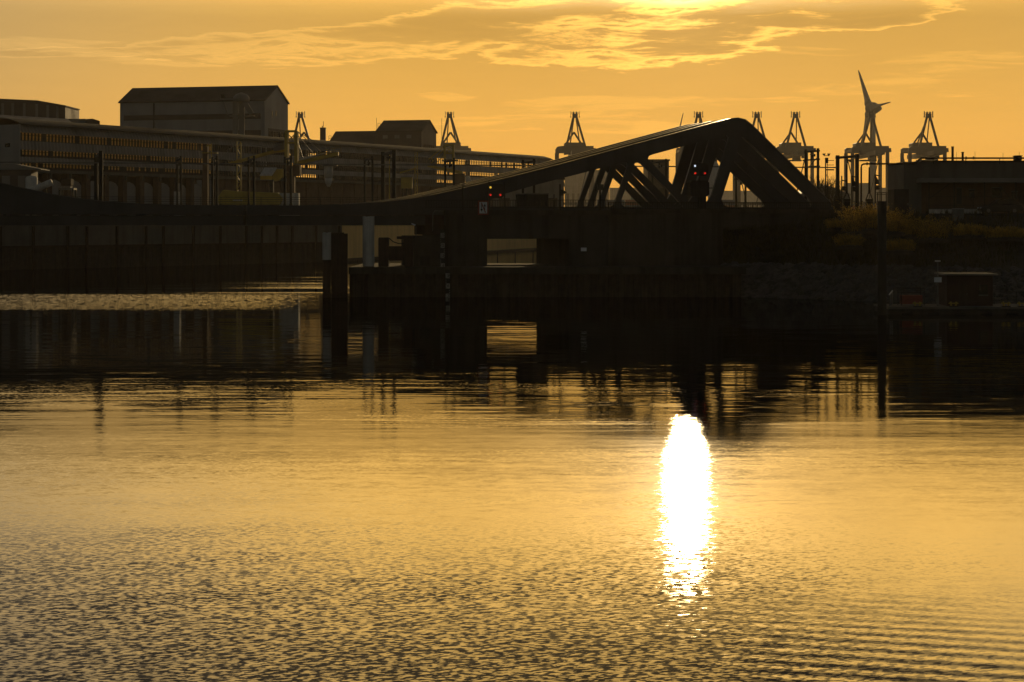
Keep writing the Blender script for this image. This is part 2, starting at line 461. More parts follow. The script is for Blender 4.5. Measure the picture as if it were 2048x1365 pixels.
# the sloping bank at the right: a sheet from the water up to the yard
def bank():
    low = [(21, 197), (26, 191), (34, 182), (44, 173), (58, 168), (80, 166), (120, 160), (200, 150), (400, 120)]
    top = [(22, 209), (30, 211), (38, 209), (46, 204), (60, 200.5), (82, 199), (122, 198), (202, 197), (402, 195)]
    mb = MB(); rnd = random.Random(4); n = 9
    vs, fs = [], []
    for (a, b) in zip(low, top):
        for k in range(n + 1):
            t = k / n
            z = -1.2 + 9.45 * (t ** 0.92) + (rnd.uniform(-.15, .15) if 0 < k < n else 0)
            vs.append((a[0] + (b[0] - a[0]) * t, a[1] + (b[1] - a[1]) * t, z))
    for i in range(len(low) - 1):
        for k in range(n):
            q = i * (n + 1) + k
            fs.append((q, q + n + 1, q + n + 2, q + 1))
    mb.add(vs, fs)
    return low, top, structure(mb.build('bank', M['soil'], smooth=True))
LOW, TOP, _ = bank()
def bank_pt(u, t):
    """u along the bank 0..1, t up the slope 0..1"""
    k = u * (len(LOW) - 1); i = min(int(k), len(LOW) - 2); f = k - i
    a = [LOW[i][j] + (LOW[i + 1][j] - LOW[i][j]) * f for j in (0, 1)]
    b = [TOP[i][j] + (TOP[i + 1][j] - TOP[i][j]) * f for j in (0, 1)]
    return Vector((a[0] + (b[0] - a[0]) * t, a[1] + (b[1] - a[1]) * t, -1.2 + 9.45 * (t ** 0.92)))

def riprap():
    rnd = random.Random(8); mb = MB()
    ico = [(0, 0, 1), (.89, 0, .45), (.28, .85, .45), (-.72, .53, .45), (-.72, -.53, .45), (.28, -.85, .45), (.72, .53, -.45), (-.28, .85, -.45), (-.89, 0, -.45), (-.28, -.85, -.45), (.72, -.53, -.45), (0, 0, -1)]
    tri = [(0, 1, 2), (0, 2, 3), (0, 3, 4), (0, 4, 5), (0, 5, 1), (1, 6, 2), (2, 7, 3), (3, 8, 4), (4, 9, 5), (5, 10, 1), (6, 7, 2), (7, 8, 3), (8, 9, 4), (9, 10, 5), (10, 6, 1), (6, 11, 7), (7, 11, 8), (8, 11, 9), (9, 11, 10), (10, 11, 6)]
    for _ in range(5200):
        u = rnd.random() ** 1.3 * 0.66
        t = rnd.uniform(0.06, 0.42)
        p = bank_pt(u, t)
        r = rnd.uniform(0.16, 0.46)
        sx, sy, sz = (r * rnd.uniform(.7, 1.3) for _ in range(3))
        Mx = Matrix.Translation(p) @ Matrix.Rotation(rnd.random() * 6.3, 4, 'Z') @ Matrix.Rotation(rnd.uniform(-.6, .6), 4, 'X')
        mb.frame(Mx).add([(x * sx * rnd.uniform(.8, 1.2), y * sy, z * sz * .8) for x, y, z in ico], tri)
    o = mb.build('riprap', M['stone']); o['kind'] = 'stuff'
    o['label'] = 'grey stone riprap along the foot of the right bank'; o['category'] = 'riprap'
riprap()
def bank_grass():
    rnd = random.Random(12); mb = MB(); vs, fs = [], []
    for _ in range(15000):
        u = rnd.random() ** 1.2 * 0.75
        t = rnd.uniform(0.42, 1.0)
        p = bank_pt(u, t); h = rnd.uniform(.25, .75); w = rnd.uniform(.03, .07)
        a = rnd.random() * 6.3; lean = Vector((rnd.uniform(-.3, .3), rnd.uniform(-.3, .3), 1)) * h
        d = Vector((math.cos(a), math.sin(a), 0)) * w
        b = len(vs)
        vs += [p - d, p + d, p + lean]
        fs.append((b, b + 1, b + 2))
    mb.add(vs, fs)
    o = mb.build('bank_grass', M['grass']); o['kind'] = 'stuff'
    o['label'] = 'dry grass covering the slope of the right bank'; o['category'] = 'grass'
bank_grass()

# ------------------------------------------------------------------ quay platform with sheet piling
PL_Y, PL_Z = 196.0, 2.95
pl = thing('quay_platform', 'low concrete quay platform with a sheet pile front under the bridge', 'quay', (3, PL_Y, 0))
x0, x1 = PX(697, PL_Y), PX(1492, PL_Y)
MB().box(x0, x1, PL_Y, PL_Y + 19, PL_Z - .7, PL_Z).build('quay_cap', M['concrete'], pl, bevel=.05)
mb = MB(); x = x0 + .1; k = 0; outl = []
while x < x1 - 1.0:
    outl += [(x, PL_Y + .55), (x + .35, PL_Y + .12), (x + .85, PL_Y + .12), (x + 1.2, PL_Y + .55)]
    x += 1.62
n = len(outl)
mb.add([(a, b, -3) for a, b in outl] + [(a, b, PL_Z - .7) for a, b in outl], [(i, i + 1, i + 1 + n, i + n) for i in range(n - 1)])
mb.build('sheet_piling', M['rust'], pl)
MB().add([(x0 + .05, PL_Y + .4, -3), (x0 + .05, PL_Y + 19, -3), (x0 + .05, PL_Y + 19, PL_Z - .7), (x0 + .05, PL_Y + .4, PL_Z - .7)], [(0, 3, 2, 1)]).build('end_piling', M['rust_dark'], pl)

# ------------------------------------------------------------------ bascule bridges
OUT = [(491, 430), (491, 411), (600, 411), (700, 409), (760, 405.3), (797, 401.5), (860, 392), (926, 377.5), (1028.6, 353), (1120, 329.6), (1443.6, 242.4), (1462, 238), (1476, 236.6), (1490, 240), (1504, 251), (1661, 405), (1669, 417), (1668, 430)]
HOLES = [[(948, 413.2), (1010, 388), (1080, 368), (1167, 346), (1246, 325), (1254, 325), (1256, 331), (1252, 342), (1232, 399), (1228, 410.2), (1221, 414.2)],
         [(1268, 331), (1270, 327), (1276, 325.5), (1282, 328), (1328, 372), (1366, 413.2), (1362, 414.7), (1250, 414.7), (1243, 410.2), (1243, 400)],
         [(1296, 318.5), (1298, 312.5), (1305, 309.5), (1360, 294.6), (1444, 272), (1454, 271), (1457.5, 276), (1424, 389), (1416, 402), (1405, 413.2), (1394, 414.2), (1386, 412.2)],
         [(1481.5, 280), (1483.5, 275), (1489, 276), (1619, 398), (1625, 410.2), (1619, 415.2), (1460, 415.2), (1448, 411.2), (1443, 399)]]
def to_sz(pts): return [bsz(x, y, 0.0) for x, y in pts]
SZ_OUT, SZ_HOLES = to_sz(OUT), [to_sz(h) for h in HOLES]
SZ_OUT[0] = (0.15, SZ_OUT[0][1]); SZ_OUT[1] = (0.15, SZ_OUT[1][1])
def plate(t0, t1, mir, name, mt, parent):
    """a truss web cut from one plate with rounded openings"""
    cu = bpy.data.curves.new('outline', 'CURVE'); cu.dimensions = '2D'; cu.fill_mode = 'BOTH'
    cu.extrude = (t1 - t0) / 2
    for pts in [SZ_OUT] + SZ_HOLES:
        sp = cu.splines.new('POLY'); sp.points.add(len(pts) - 1); sp.use_cyclic_u = True
        for q, (s, z) in zip(sp.points, pts): q.co = (s * mir, z, 0, 1)
    tmp = bpy.data.objects.new('outline', cu)
    me = bpy.data.meshes.new_from_object(tmp)
    bpy.data.objects.remove(tmp); bpy.data.curves.remove(cu)
    mid = (t0 + t1) / 2
    vs = [BM @ Vector((v.co.x, mid - v.co.z, v.co.y)) for v in me.vertices]
    mb = MB(); mb.add(vs, [tuple(p.vertices) for p in me.polygons])
    bpy.data.meshes.remove(me)
    return mb.build(name, mt, parent)
def flange(t0, t1, mir, parent):
    pts = SZ_OUT[3:-2]
    mb = MB().frame(BM)
    vs, fs = [], []
    for i, (s, z) in enumerate(pts):
        a = pts[max(i - 1, 0)]; b = pts[min(i + 1, len(pts) - 1)]
        d = Vector((b[0] - a[0], b[1] - a[1])).normalized(); nrm = Vector((-d.y, d.x))
        for off in (.004, .064):
            for t in (t0, t1):
                vs.append(((s + nrm.x * off) * mir, t, z + nrm.y * off))
    n = len(pts)
    for i in range(n - 1):
        q, r = i * 4, i * 4 + 4
        fs += [(q + 2, q + 3, r + 3, r + 2), (q, r, r + 1, q + 1), (q, q + 2, r + 2, r), (q + 1, r + 1, r + 3, q + 3)]
    fs += [(0, 1, 3, 2), (4 * n - 4, 4 * n - 2, 4 * n - 1, 4 * n - 3)]
    mb.add(vs, fs)
    return mb.build('top_flange', M['flange'], parent)
SEND = SZ_OUT[-1][0]
ZD = PZ(411, 198)      # deck level
def leaf(ta, tb, mir, label):
    base = BM @ Vector((SEND * mir * .9, (ta + tb) / 2, 7.1))
    lf = thing('bascule_leaf', label, 'bridge', base, 'leaves of the twin bascule bridges')
    for t in (ta, tb):
        w = .34
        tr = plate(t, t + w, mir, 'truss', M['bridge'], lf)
        flange(t - .10, t + w + .10, mir, tr)
    lo, hi = sorted((.15 * mir, SEND * mir))
    MB().frame(BM).box(lo, hi, ta + .36, tb - .02, ZD - .60, ZD - .30).build('deck', M['asphalt'], lf)
    # the lower, set-back box girder
    lo, hi = sorted((.15 * mir, 44 * mir))
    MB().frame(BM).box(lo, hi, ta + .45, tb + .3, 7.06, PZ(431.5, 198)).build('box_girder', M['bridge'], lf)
    mb = MB().frame(BM)
    for k in range(9):
        s = (3 + k * 6.6) * mir
        mb.box(s - .12, s + .12, ta + .36, tb - .02, ZD - 1.0, ZD - .603)
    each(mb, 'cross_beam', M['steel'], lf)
    return lf
T = (0.0, 5.95, 9.7, 13.8)
leaf(T[0], T[1], 1, 'right leaf of the nearer grey bascule bridge, with its tall triangular truss')
leaf(T[2], T[3], 1, 'right leaf of the farther grey bascule bridge, behind the nearer truss')
leaf(T[0], T[1], -1, 'left leaf of the nearer grey bascule bridge, truss rising towards the left edge')
leaf(T[2], T[3], -1, 'left leaf of the farther grey bascule bridge, behind the nearer left leaf')
# rail deck behind the trusses that carries the overhead line
rd = thing('rail_viaduct', 'flat rail deck running behind the bascule trusses under the overhead line', 'bridge', BM @ Vector((0, 18, 8)))
MB().frame(BM).box(-62, 62, 15.6, 21.2, ZD - .8, ZD - .30).build('deck', M['steel'], rd)
mb = MB().frame(BM)
for t in (17.6, 19.04): mb.box(-62, 62, t, t + .07, ZD - .297, ZD - .14)
each(mb, 'rail', M['galv'], rd)
def pipe_rail(mb, p, q, h, bars, post=2.0, r=.025):
    p, q = Vector(p), Vector(q); L = (q - p).length; n = max(1, round(L / post))
    for k in range(n + 1):
        c = p.lerp(q, k / n); mb.beam(c, c + Vector((0, 0, h)), r * 2)
    for b in range(bars):
        z = Vector((0, 0, h * (b + 1) / bars)); mb.beam(p + z, q + z, r * 1.8)
    return mb
f = thing('bridge_railing', 'thin pipe railing along the flat middle of the bridge, left of the thick portal', 'railing', BM @ Vector((0, 15, ZD)))
mb = MB(); pipe_rail(mb, BM @ Vector((-24, 15.3, ZD)), BM @ Vector((16, 15.3, ZD)), .95, 4, 2.1)
mb.build('rail_bars', M['steel'], f)

# catenary portals: a near and a far post joined by a bracket beam
def portal(px, top, thick, label, t0=16.0, t1=20.9, base=None, group='overhead line portals', lamp=False):
    s, zt = bsz(px, top, t0)
    z0 = ZD - .3 if base is None else base
    pr = thing('overhead_line_portal', label, 'portal', BM @ Vector((s, t0, z0)), group)
    for t in (t0, t1):
        mb = MB()
        a, b = BM @ Vector((s, t, z0)), BM @ Vector((s, t, zt))
        mb.beam(a, b, thick, thick * .9)
        mb.beam(a, a + Vector((0, 0, .22)), thick * 1.8, thick * 1.7)
        mb.beam(a + Vector((0, 0, .22)), a + Vector((0, 0, .7)), thick * 1.7, thick * 1.5, thick, thick * .9)
        mb.build('post', M['steel'], pr)
    mb = MB()
    h = max(.2, thick * .7)
    mb.beam(BM @ Vector((s, t0 - .35, zt + (-.3 if thick < .3 else -h))), BM @ Vector((s, t1 + .35, zt + (-.3 if thick < .3 else -h))), thick * .7, h)
    each(mb, 'cross_beam', M['steel'], pr)
    mb = MB(); tm = (t0 + t1) / 2
    mb.beam(BM @ Vector((s, tm, zt - .3)), BM @ Vector((s, tm, zt - 1.0)), .16)
    mb.beam(BM @ Vector((s, tm - .8, zt - .75)), BM @ Vector((s, tm + .5, zt - .62)), .08)
    mb.beam(BM @ Vector((s, tm - .8, zt - .62)), BM @ Vector((s, tm - .8, zt - .9)), .18)
    mb.build('wire_hanger', M['black'], pr)
    if lamp:
        c = BM @ Vector((s, (t0 + t1) / 2 - .3, zt - h * 2))
        MB().frame(Matrix.Translation(c)).box(-.3, .3, -.25, .25, -.1, 0).build('floodlight', M['galv'], pr)
    return pr
portal(434, 312, .215, 'slim overhead line post pair below the big pale hall, beside a lattice mast', base=ZD - .3)
portal(362, 312, .20, 'leftmost slim post pair of the overhead line, beside the small pale cabinet')
portal(508, 312, .215, 'slim overhead line post pair just left of the pale sloping cabin')
portal(582, 311, .23, 'slim overhead line post pair under the yellow gantry, right of the sloping cabin')
portal(745, 312, .22, 'slim overhead line post pair just left of the thick portal')
portal(908, 316, .22, 'overhead line portal rising behind the foot of the sloping chords', t0=16.0, t1=20.4)
portal(1068, 318, .25, 'overhead line portal half hidden behind the rising chords, with a flat yoke')
portal(788, 300, .40, 'thick grey portal frame where the right truss chords begin', t0=15.4, t1=22.0, lamp=True)
portal(202, 302, .38, 'thick grey portal frame at the left end of the overhead line', t0=15.4, t1=27.5)
portal(1332, 318, .22, 'overhead line post pair seen through the left truss opening', t0=16.0, t1=20.9)
portal(1491, 352, .215, 'short post pair seen through the right triangular truss opening', t0=16.0, t1=19.0)

wires = thing('overhead_wire', 'overhead contact wires stretched level along the whole bridge', 'wire', BM @ Vector((0, 18.4, 13.4)))
for zz, tt, rr in ((PZ(326.5, 209), 18.45, .05), (PZ(327.5, 209), 18.8, .02)):
    MB().frame(BM).beam((-75, tt, zz), (70, tt, zz + .12), rr * 2).build('contact_wire', M['galv'], wires)

# ------------------------------------------------------------------ pier and abutment under the right leaf
def sr(px, t=0.0): return bsz(px, 450, t)[0]
pier = thing('bridge_pier', 'dark concrete bridge pier pierced by a rectangular opening', 'pier', BM @ Vector((sr(1000), 4, PL_Z)))
s0, s1, s2, s3 = sr(893), sr(971), sr(1134), sr(1212)
pt, zo0, zo1, zpt = -.7, PL_Z + .12, PZ(478, 203), PZ(421, 202)
DP = 12.2
mb = MB().frame(BM)
mb.box(s0, s1, pt, DP, PL_Z, zo1)
mb.box(s2, s3, pt, DP, PL_Z, zo1)
mb.box(s0, s3, pt, DP, zo1 + .003, zpt - .5)
mb.box(s1 + .003, s2 - .003, pt + .02, pt + .5, PL_Z + .003, zo0)
mb.build('pier_body', M['concrete'], pier)
mb = MB().frame(BM)
for a, w in ((s0, .5), (sr(924), .35), (sr(948), .3)): mb.box(a + .02, a + w, pt - .28, pt - .003, PL_Z + .01, zpt - .62)
each(mb, 'buttress', M['concrete'], pier)
MB().frame(BM).box(s0 - .3, s3 + .1, pt - .45, DP, zpt - .497, zpt).build('cornice', M['concrete'], pier)
MB().frame(BM).box(sr(1158), sr(1169), pt - .05, pt - .004, PZ(502, 206), PZ(495, 206)).build('notice_plate', M['signwhite'], pier)
ab = thing('bridge_abutment', 'long dark concrete bascule chamber wall under the triangular truss', 'abutment', BM @ Vector((sr(1440), 6, PL_Z)))
s4 = sr(1690)
MB().frame(BM).box(s3 + .004, s4, pt - .06, 22, PL_Z - 3, ZD - .75).build('chamber_wall', M['concrete'], ab)
mb = MB().frame(BM)
mb.box(s3 + .11, s4 + 2, pt - .5, pt + .55, ZD - .745, ZD - .35)
mb.build('edge_beam', M['concrete'], ab)
MB().frame(BM).box(s3 - .5, s4 + 26, 21.3, 23.5, ZD - .74, ZD - .32).build('approach_slab', M['asphalt'], ab)
# machine recess with steps and pipes at the pier's left end
mc = thing('machinery_house', 'dark steel machinery housing tucked under the deck at the left end of the pier', 'machinery', BM @ Vector((sr(872), 2, PZ(470, 200))))
sa, sb = sr(852), sr(890)
MB().frame(BM).box(sa, sb, .4, 6.0, PZ(470, 200), PZ(421, 200)).build('housing', M['rust_dark'], mc, bevel=.03)
mb = MB().frame(BM)
for k in range(4): mb.box(sa + .2 + k * .5, sa + .26 + k * .5, .3, .39, PZ(466, 200), PZ(424, 200))
each(mb, 'stiffener', M['rust_dark'], mc)
mb = MB().frame(BM); zz = PZ(430, 200)
mb.path([(sb + .3, .0, PL_Z + 2.0), (sb + .3, .0, zz), (sb + .1, .0, zz + .35), (sa + .9, .0, zz + .4), (sa + .7, .0, zz + .1), (sa + .7, .2, zz - 1.6)], .05)
mb.build('pipe', M['galv'], mc, smooth=True)
mp = thing('machinery_plinth', 'low concrete plinth on the quay platform left of the gauge board', 'plinth', BM @ Vector((sr(850), 1, PL_Z)))
MB().frame(BM).box(sr(826), sr(879), -.5, 6.2, PL_Z + .004, PZ(472, 200)).build('plinth_block', M['concrete'], mp, bevel=.05)
mb = MB().frame(BM); mb.box(sr(838), sr(858), -.53, -.503, PL_Z + .1, PZ(512, 200)); mb.build('door', M['steel'], mp)

# clearance gauge: white and black metre fields with figures
def text_mesh(body, size, name, mt, parent, loc, rot, ext=.006):
    cu = bpy.data.curves.new(name, 'FONT'); cu.body = body; cu.size = size; cu.extrude = ext
    cu.align_x = 'CENTER'; cu.align_y = 'CENTER'
    tmp = bpy.data.objects.new(name, cu)
    me = bpy.data.meshes.new_from_object(tmp); bpy.data.objects.remove(tmp); bpy.data.curves.remove(cu)
    mx = Matrix.Translation(loc) @ rot
    mb = MB(); mb.add([mx @ v.co for v in me.vertices], [tuple(p.vertices) for p in me.polygons]); bpy.data.meshes.remove(me)
    return mb.build(name, mt, parent)
RX = Matrix.Rotation(R(90), 4, 'X')
def gauge(px0, px1, d, first, last, zref, label, group):
    xa, xb = PX(px0, d), PX(px1, d)
    zt = zref - (first - .1) + .5; zb = zref - last - .42
    g = thing('clearance_gauge', label, 'gauge board', ((xa + xb) / 2, d, zb), group)
    MB().box(xa, xb, d, d + .06, zb, zt).build('board', M['black'], g)
    for n in range(first, last + 1):
        zc = zref - n
        MB().box(xa + .03, xb - .03, d - .012, d - .002, zc - .25, zc + .25).build('metre_field', M['gauge'], g)
        text_mesh(str(n), .42, 'figure', M['black'], g, Vector(((xa + xb) / 2 + .05, d - .02, zc)), RX)
        mb = MB(); left = n % 2 == 0
        ex = xa + .03 if left else xb - .11
        for q in range(3): mb.box(ex, ex + .08, d - .018, d - .013, zc - .2 + q * .16, zc - .13 + q * .16)
        mb.build('tick', M['black'], g)
        if n < last or first == 1:
            mb = MB(); ex = xa + .03 if not left else xb - .11
            for q in range(2): mb.box(ex, ex + .08, d - .012, d - .002, zc - .47 - q * .2, zc - .39 - q * .2)
            mb.build('step_mark', M['gauge'], g)
ZREF = PZ(471.5, 196) + 1
gauge(880, 890, 197.6, 1, 4, ZREF, 'upper black and white clearance gauge board with figures 1 to 4', 'clearance gauge boards')
gauge(890.5, 900.5, 195.9, 5, 7, PZ(552, 195.9) + 5, 'lower weathered gauge board on the sheet piling with figures 5 to 7', 'clearance gauge boards')

# shipping signs and signals on the bridge edge
sg = thing('no_passing_sign', 'square waterway sign, red border, two arrows crossed by a bar', 'sign', BM @ Vector((sr(966), -1.6, PZ(430, 200))))
sa, sb, za, zb = sr(956, -1.6), sr(977, -1.6), PZ(430.5, 200.5), PZ(402, 200.5)
fr = MB().frame(BM).box(sa, sb, -1.60, -1.54, za, zb).build('sign_panel', M['signred'], sg)
MB().frame(BM).box(sa + .14, sb - .14, -1.61, -1.602, za + .16, zb - .14).build('sign_field', M['signwhite'], fr)
def flat(mb, pts, t0=-1.622, t1=-1.612): mb.prism([(s, t0, z) for s, z in pts], (0, t1 - t0, 0))
w, h = sb - sa, zb - za
def ar(cx, up):
    c = sa + w * cx; a, b = (za + h * .24, za + h * .80) if up else (za + h * .80, za + h * .22)
    d = 1 if up else -1
    return [(c - .035, a), (c + .035, a), (c + .035, b - d * .28), (c + .13, b - d * .28), (c, b), (c - .13, b - d * .28), (c - .035, b - d * .28)]
for cx, up in ((.34, False), (.64, True)):
    flat(mb := MB().frame(BM), ar(cx, up)); mb.build('arrow', M['black'], sg)
flat(mb := MB().frame(BM), [(sa + w * .26, za + h * .86), (sa + w * .36, za + h * .86), (sa + w * .76, za + h * .16), (sa + w * .66, za + h * .16)], -1.634, -1.624)
mb.build('diagonal_bar', M['signred'], sg)
mb = MB().frame(BM)
for s in (sa + .2, sb - .2): mb.beam((s, -1.5, za + .3), (s, -.6, za + .3), .06); mb.beam((s, -1.5, zb - .3), (s, -.6, zb - .3), .06)
each(mb, 'bracket', M['steel'], sg)
def octagon(mb, s0, s1, z0, z1, t, d, c):
    mb.prism([(s0 + c, t, z0), (s1 - c, t, z0), (s1, t, z0 + c), (s1, t, z1 - c), (s1 - c, t, z1), (s0 + c, t, z1), (s0, t, z1 - c), (s0, t, z0 + c)], (0, d, 0))
def signal(pxa, pxb, pya, pyb, t, lamps, label, posts):
    sa, sb = sr(pxa, t), sr(pxb, t); yy = (BM @ Vector((sa, t, 0))).y
    za, zb = PZ(pyb, yy), PZ(pya, yy)
    g = thing('ship_signal', label, 'signal', BM @ Vector(((sa + sb) / 2, t, za)), 'ship signals on the bridge')
    octagon(mb := MB().frame(BM), sa, sb, za, zb, t, .08, .28); mb.build('backboard', M['black'], g)
    octagon(mb := MB().frame(BM), sa - .05, sb + .05, za - .05, zb + .05, t + .083, .03, .3); mb.build('border', M['steel'], g)
    for lx, ly, m_ in lamps:
        s, z = bsz(lx, ly, t)
        hd = MB().frame(BM).tube((s, t - .16, z), (s, t - .003, z), .17, n=14).build('lamp_housing', M['black'], g)
        MB().frame(BM).tube((s, t - .20, z), (s, t - .163, z), .10, .105, n=14).build('lens', M[m_], hd)
    for px, zlo in posts:
        s = sr(px, t + .25); MB().frame(BM).beam((s, t + .25, zlo), (s, t + .25, zb + .3), .12).build('post', M['steel'], g)
    return g
signal(976.5, 1008.5, 369.5, 395.5, -1.2, ((980.3, 375.3, 'amber'), (980.3, 390.3, 'red'), (1000, 390.3, 'red')), 'black ship signal board with one amber and two red lamps above the pier', ((978, 8.8), (1009, 8.8)))
sig = signal(1382, 1416.5, 327.5, 351.5, -1.2, ((1389, 332.3, 'whitelamp'), (1389.6, 347, 'red'), (1409, 347, 'red')), 'black ship signal board with one white and two red lamps high on the truss', ((1399, 8.8),))
s0b, s1b = sr(1379.5, -1.2), sr(1418, -1.2)
cb = thing('signal_cabin', 'dark boxy cabinet on a post below the white and red ship signal', 'cabinet', BM @ Vector((sr(1399), -.9, 8.8)))
octagon(mb := MB().frame(BM), s0b, s1b, PZ(393, 204), PZ(361, 204), -1.3, 1.1, .22); mb.build('cabinet_body', M['steel'], cb)
mb = MB().frame(BM); mb.box(sr(1392), sr(1406), -1.0, -.5, 8.75, PZ(393, 204)); mb.build('pedestal', M['steel'], cb)

# walkway railing with vertical bars in front of the truss foot
def bar_railing(pa, pb, t, label, top_a, top_b, z0, step=.19, cross=False):
    sa, sb = sr(pa, t), sr(pb, t)
    g = thing('walkway_railing', label, 'railing', BM @ Vector(((sa + sb) / 2, t, z0)))
    za = PZ(top_a, (BM @ Vector((sa, t, 0))).y); zb = PZ(top_b, (BM @ Vector((sb, t, 0))).y)
    mb = MB().frame(BM)
    mb.beam((sa, t, za), (sb, t, zb), .07); mb.beam((sa, t, z0 + .1), (sb, t, z0 + .1), .06)
    if cross:
        for q in (.36, .62, .84): mb.beam((sa, t + .02, z0 + (za - z0) * q), (sb, t + .02, z0 + (zb - z0) * q), .035)
    mb.build('rails', M['steel'], g)
    n = int((sb - sa) / step); mb = MB().frame(BM)
    for k in range(n + 1):
        s = sa + (sb - sa) * k / n; z = za + (zb - za) * k / n
        w = .085 if k % 10 == 0 else .045
        mb.box(s - w / 2, s + w / 2, t - .02, t + .02, z0, z)
    mb.build('bars', M['steel'], g)
bar_railing(852, 1216, -1.0, 'closely barred walkway railing on top of the pier', 401, 400.5, PZ(417.5, 201), .26)
bar_railing(1217, 1660, -.75, 'barred and gridded walkway railing at the foot of the triangular truss', 405, 405.5, PZ(419.5, 206), .26, True)
# equipment on the pier deck
for a, b, ytop, lab in ((1036, 1051, 387.5, 'narrow grey equipment cabinet standing on the pier deck'), (1053, 1097, 387, 'wide grey equipment cabinet standing on the pier deck')):
    g = thing('equipment_cabinet', lab, 'cabinet', BM @ Vector((sr((a + b) / 2), .2, 8.6)), 'cabinets on the pier deck')
    sa, sb = sr(a, .1), sr(b, .1); zt = PZ(ytop, 203)
    MB().frame(BM).box(sa, sb, .1, 1.0, zpt + .003, zt - .1).build('body', M['steel'], g, bevel=.02)
    MB().frame(BM).box(sa - .05, sb + .05, .03, 1.07, zt - .097, zt).build('lid', M['galv'], g, bevel=.02)
    MB().frame(BM).box(sa + .1, sb - .1, .07, .097, zpt + .2, zt - .25).build('door', M['steel'], g)
def mast(name, px, t, ytop, z0, r, label, cat, group=None):
    s, zt = bsz(px, ytop, t)
    g = thing(name, label, cat, BM @ Vector((s, t, z0)), group)
    MB().frame(BM).tube((s, t, z0), (s, t, zt), r, r * .8, 8).build('pole', M['steel'], g)
    return g, s, zt
g, s, z = mast('lamp_pole', 925.5, -.9, 372, zpt - 1.2, .09, 'slim dark pole rising beside the sloping chord near the ship signal', 'pole')
MB().frame(BM).box(s - .2, s + .2, -1.1, -.7, z, z + .14).build('lamp_head', M['galv'], g)
g, s, z = mast('traffic_light', 1120, -.4, 369, zpt, .1, 'small traffic light on a pole at the pier railing, seen from the side', 'traffic light')
MB().frame(BM).box(s + .08, s + .36, -.6, -.2, z - 1.15, z - .55).build('signal_head', M['black'], g)
MB().frame(BM).prism([(s + .36, -.55, z - .62), (s + .70, -.55, z - .82), (s + .36, -.55, z - 1.0)], (0, .3, 0)).build('visor', M['black'], g)
g, s, z = mast('marker_post', 1108, -.5, 389, zpt, .07, 'short plain post at the pier railing beside the wide cabinet', 'post')
g, s, z = mast('camera_post', 1200, -.3, 379, zpt, .12, 'short post with a camera box between the leaning struts', 'camera')
MB().frame(BM).box(s - .3, s + .3, -.6, 0, z - .1, z + .5).build('camera_housing', M['black'], g, bevel=.04)

# ------------------------------------------------------------------ piles and fender by the platform
def pile(px, ytop, d, r, mt, label, split=None, group=None, cap=None):
    x = PX(px, d); zt = PZ(ytop, d)
    g = thing('mooring_pile', label, 'pile', (x, d, 0), group)
    if split:
        zs = PZ(split, d)
        MB().tube((x, d, -4), (x, d, zs), r, r, 20).build('pile_shaft', M['rust_dark'], g, smooth=False)
        rnd = random.Random(px); mb = MB(); n = 24; vs, fs = [], []
        for k in range(n):
            a = 2 * math.pi * k / n
            vs += [(x + (r + .02) * math.cos(a), d + (r + .02) * math.sin(a), zs - .1), (x + (r + .02) * math.cos(a), d + (r + .02) * math.sin(a), zt - rnd.random() ** 3 * .28)]
        fs = [(2 * k, 2 * ((k + 1) % n), 2 * ((k + 1) % n) + 1, 2 * k + 1) for k in range(n)] + [tuple(2 * k + 1 for k in range(n))]
        mb.add(vs, fs); mb.build('painted_sleeve', mt, g)
    else:
        MB().tube((x, d, -4), (x, d, zt), r, r, 20).build('pile_shaft', mt, g)
    return g
pile(653.5, 465, 195, .40, M['white'], 'slim mooring pile with a pale upper half beside the thick dark dolphin', split=518)
g = thing('dolphin', 'thick dark rusty mooring dolphin of grouped piles at the platform corner', 'dolphin', (PX(679, 195.5), 195.5, 0))
for px, yt, r in ((671, 466, .42), (687, 467.5, .42), (679, 465.5, .42)):
    MB().tube((PX(px, 195.5), 195.5 + (0.5 if px == 679 else 0), -4), (PX(px, 195.5), 195.5 + (0.5 if px == 679 else 0), PZ(yt, 195.5)), r, r, 18).build('pile_shaft', M['rust_dark'], g)
mb = MB(); mb.box(PX(662.5, 195), PX(695, 195), 195.0, 195.06, .4, PZ(468, 195)); mb.build('rubbing_plate', M['rust_dark'], g)
pile(737, 433, 196.9, .56, M['white'], 'stout pale weathered pile with a ragged top standing in front of the girder', split=531)
fd = thing('fender_frame', 'dark rusty steel fender frame on the quay platform beside the stout pale pile', 'fender', (PX(790, 197.5), 197.5, PL_Z))
d = 197.3
for a, b, c, e in ((756.5, 777, 475.5, 533.5), (808, 825, 474, 534)):
    MB().box(PX(a, d), PX(b, d), d, d + 1.4, PL_Z + .01, PZ(c, d)).build('fender_post', M['rust_dark'], fd, bevel=.08)
MB().box(PX(777.2, d), PX(807.8, d), d + .1, d + 1.2, PZ(521, d), PZ(493, d)).build('cross_panel', M['rust_dark'], fd)
MB().path([(PX(778, d), d + .5, PZ(477, d)), (PX(786, d), d + .4, PZ(484, d)), (PX(796, d), d + .4, PZ(487.5, d)), (PX(808, d), d + .5, PZ(488, d))], .05).build('hose', M['rubber'], fd, smooth=True)
MB().beam((PX(793, d), d + .5, PZ(476, d)), (PX(812, d), d + .5, PZ(476, d)), .28).build('strut', M['rust_dark'], fd)
lp = thing('quay_lamp', 'small curved lamp post above the concrete plinth, shining head drooping left', 'lamp', (PX(832, 198), 199, PZ(474, 198)))
MB().path([P(832, 472.3, 199), P(832, 455, 199), P(831, 451, 199), P(828.5, 449.5, 199)], .05).build('pole', M['galv'], lp, smooth=True)
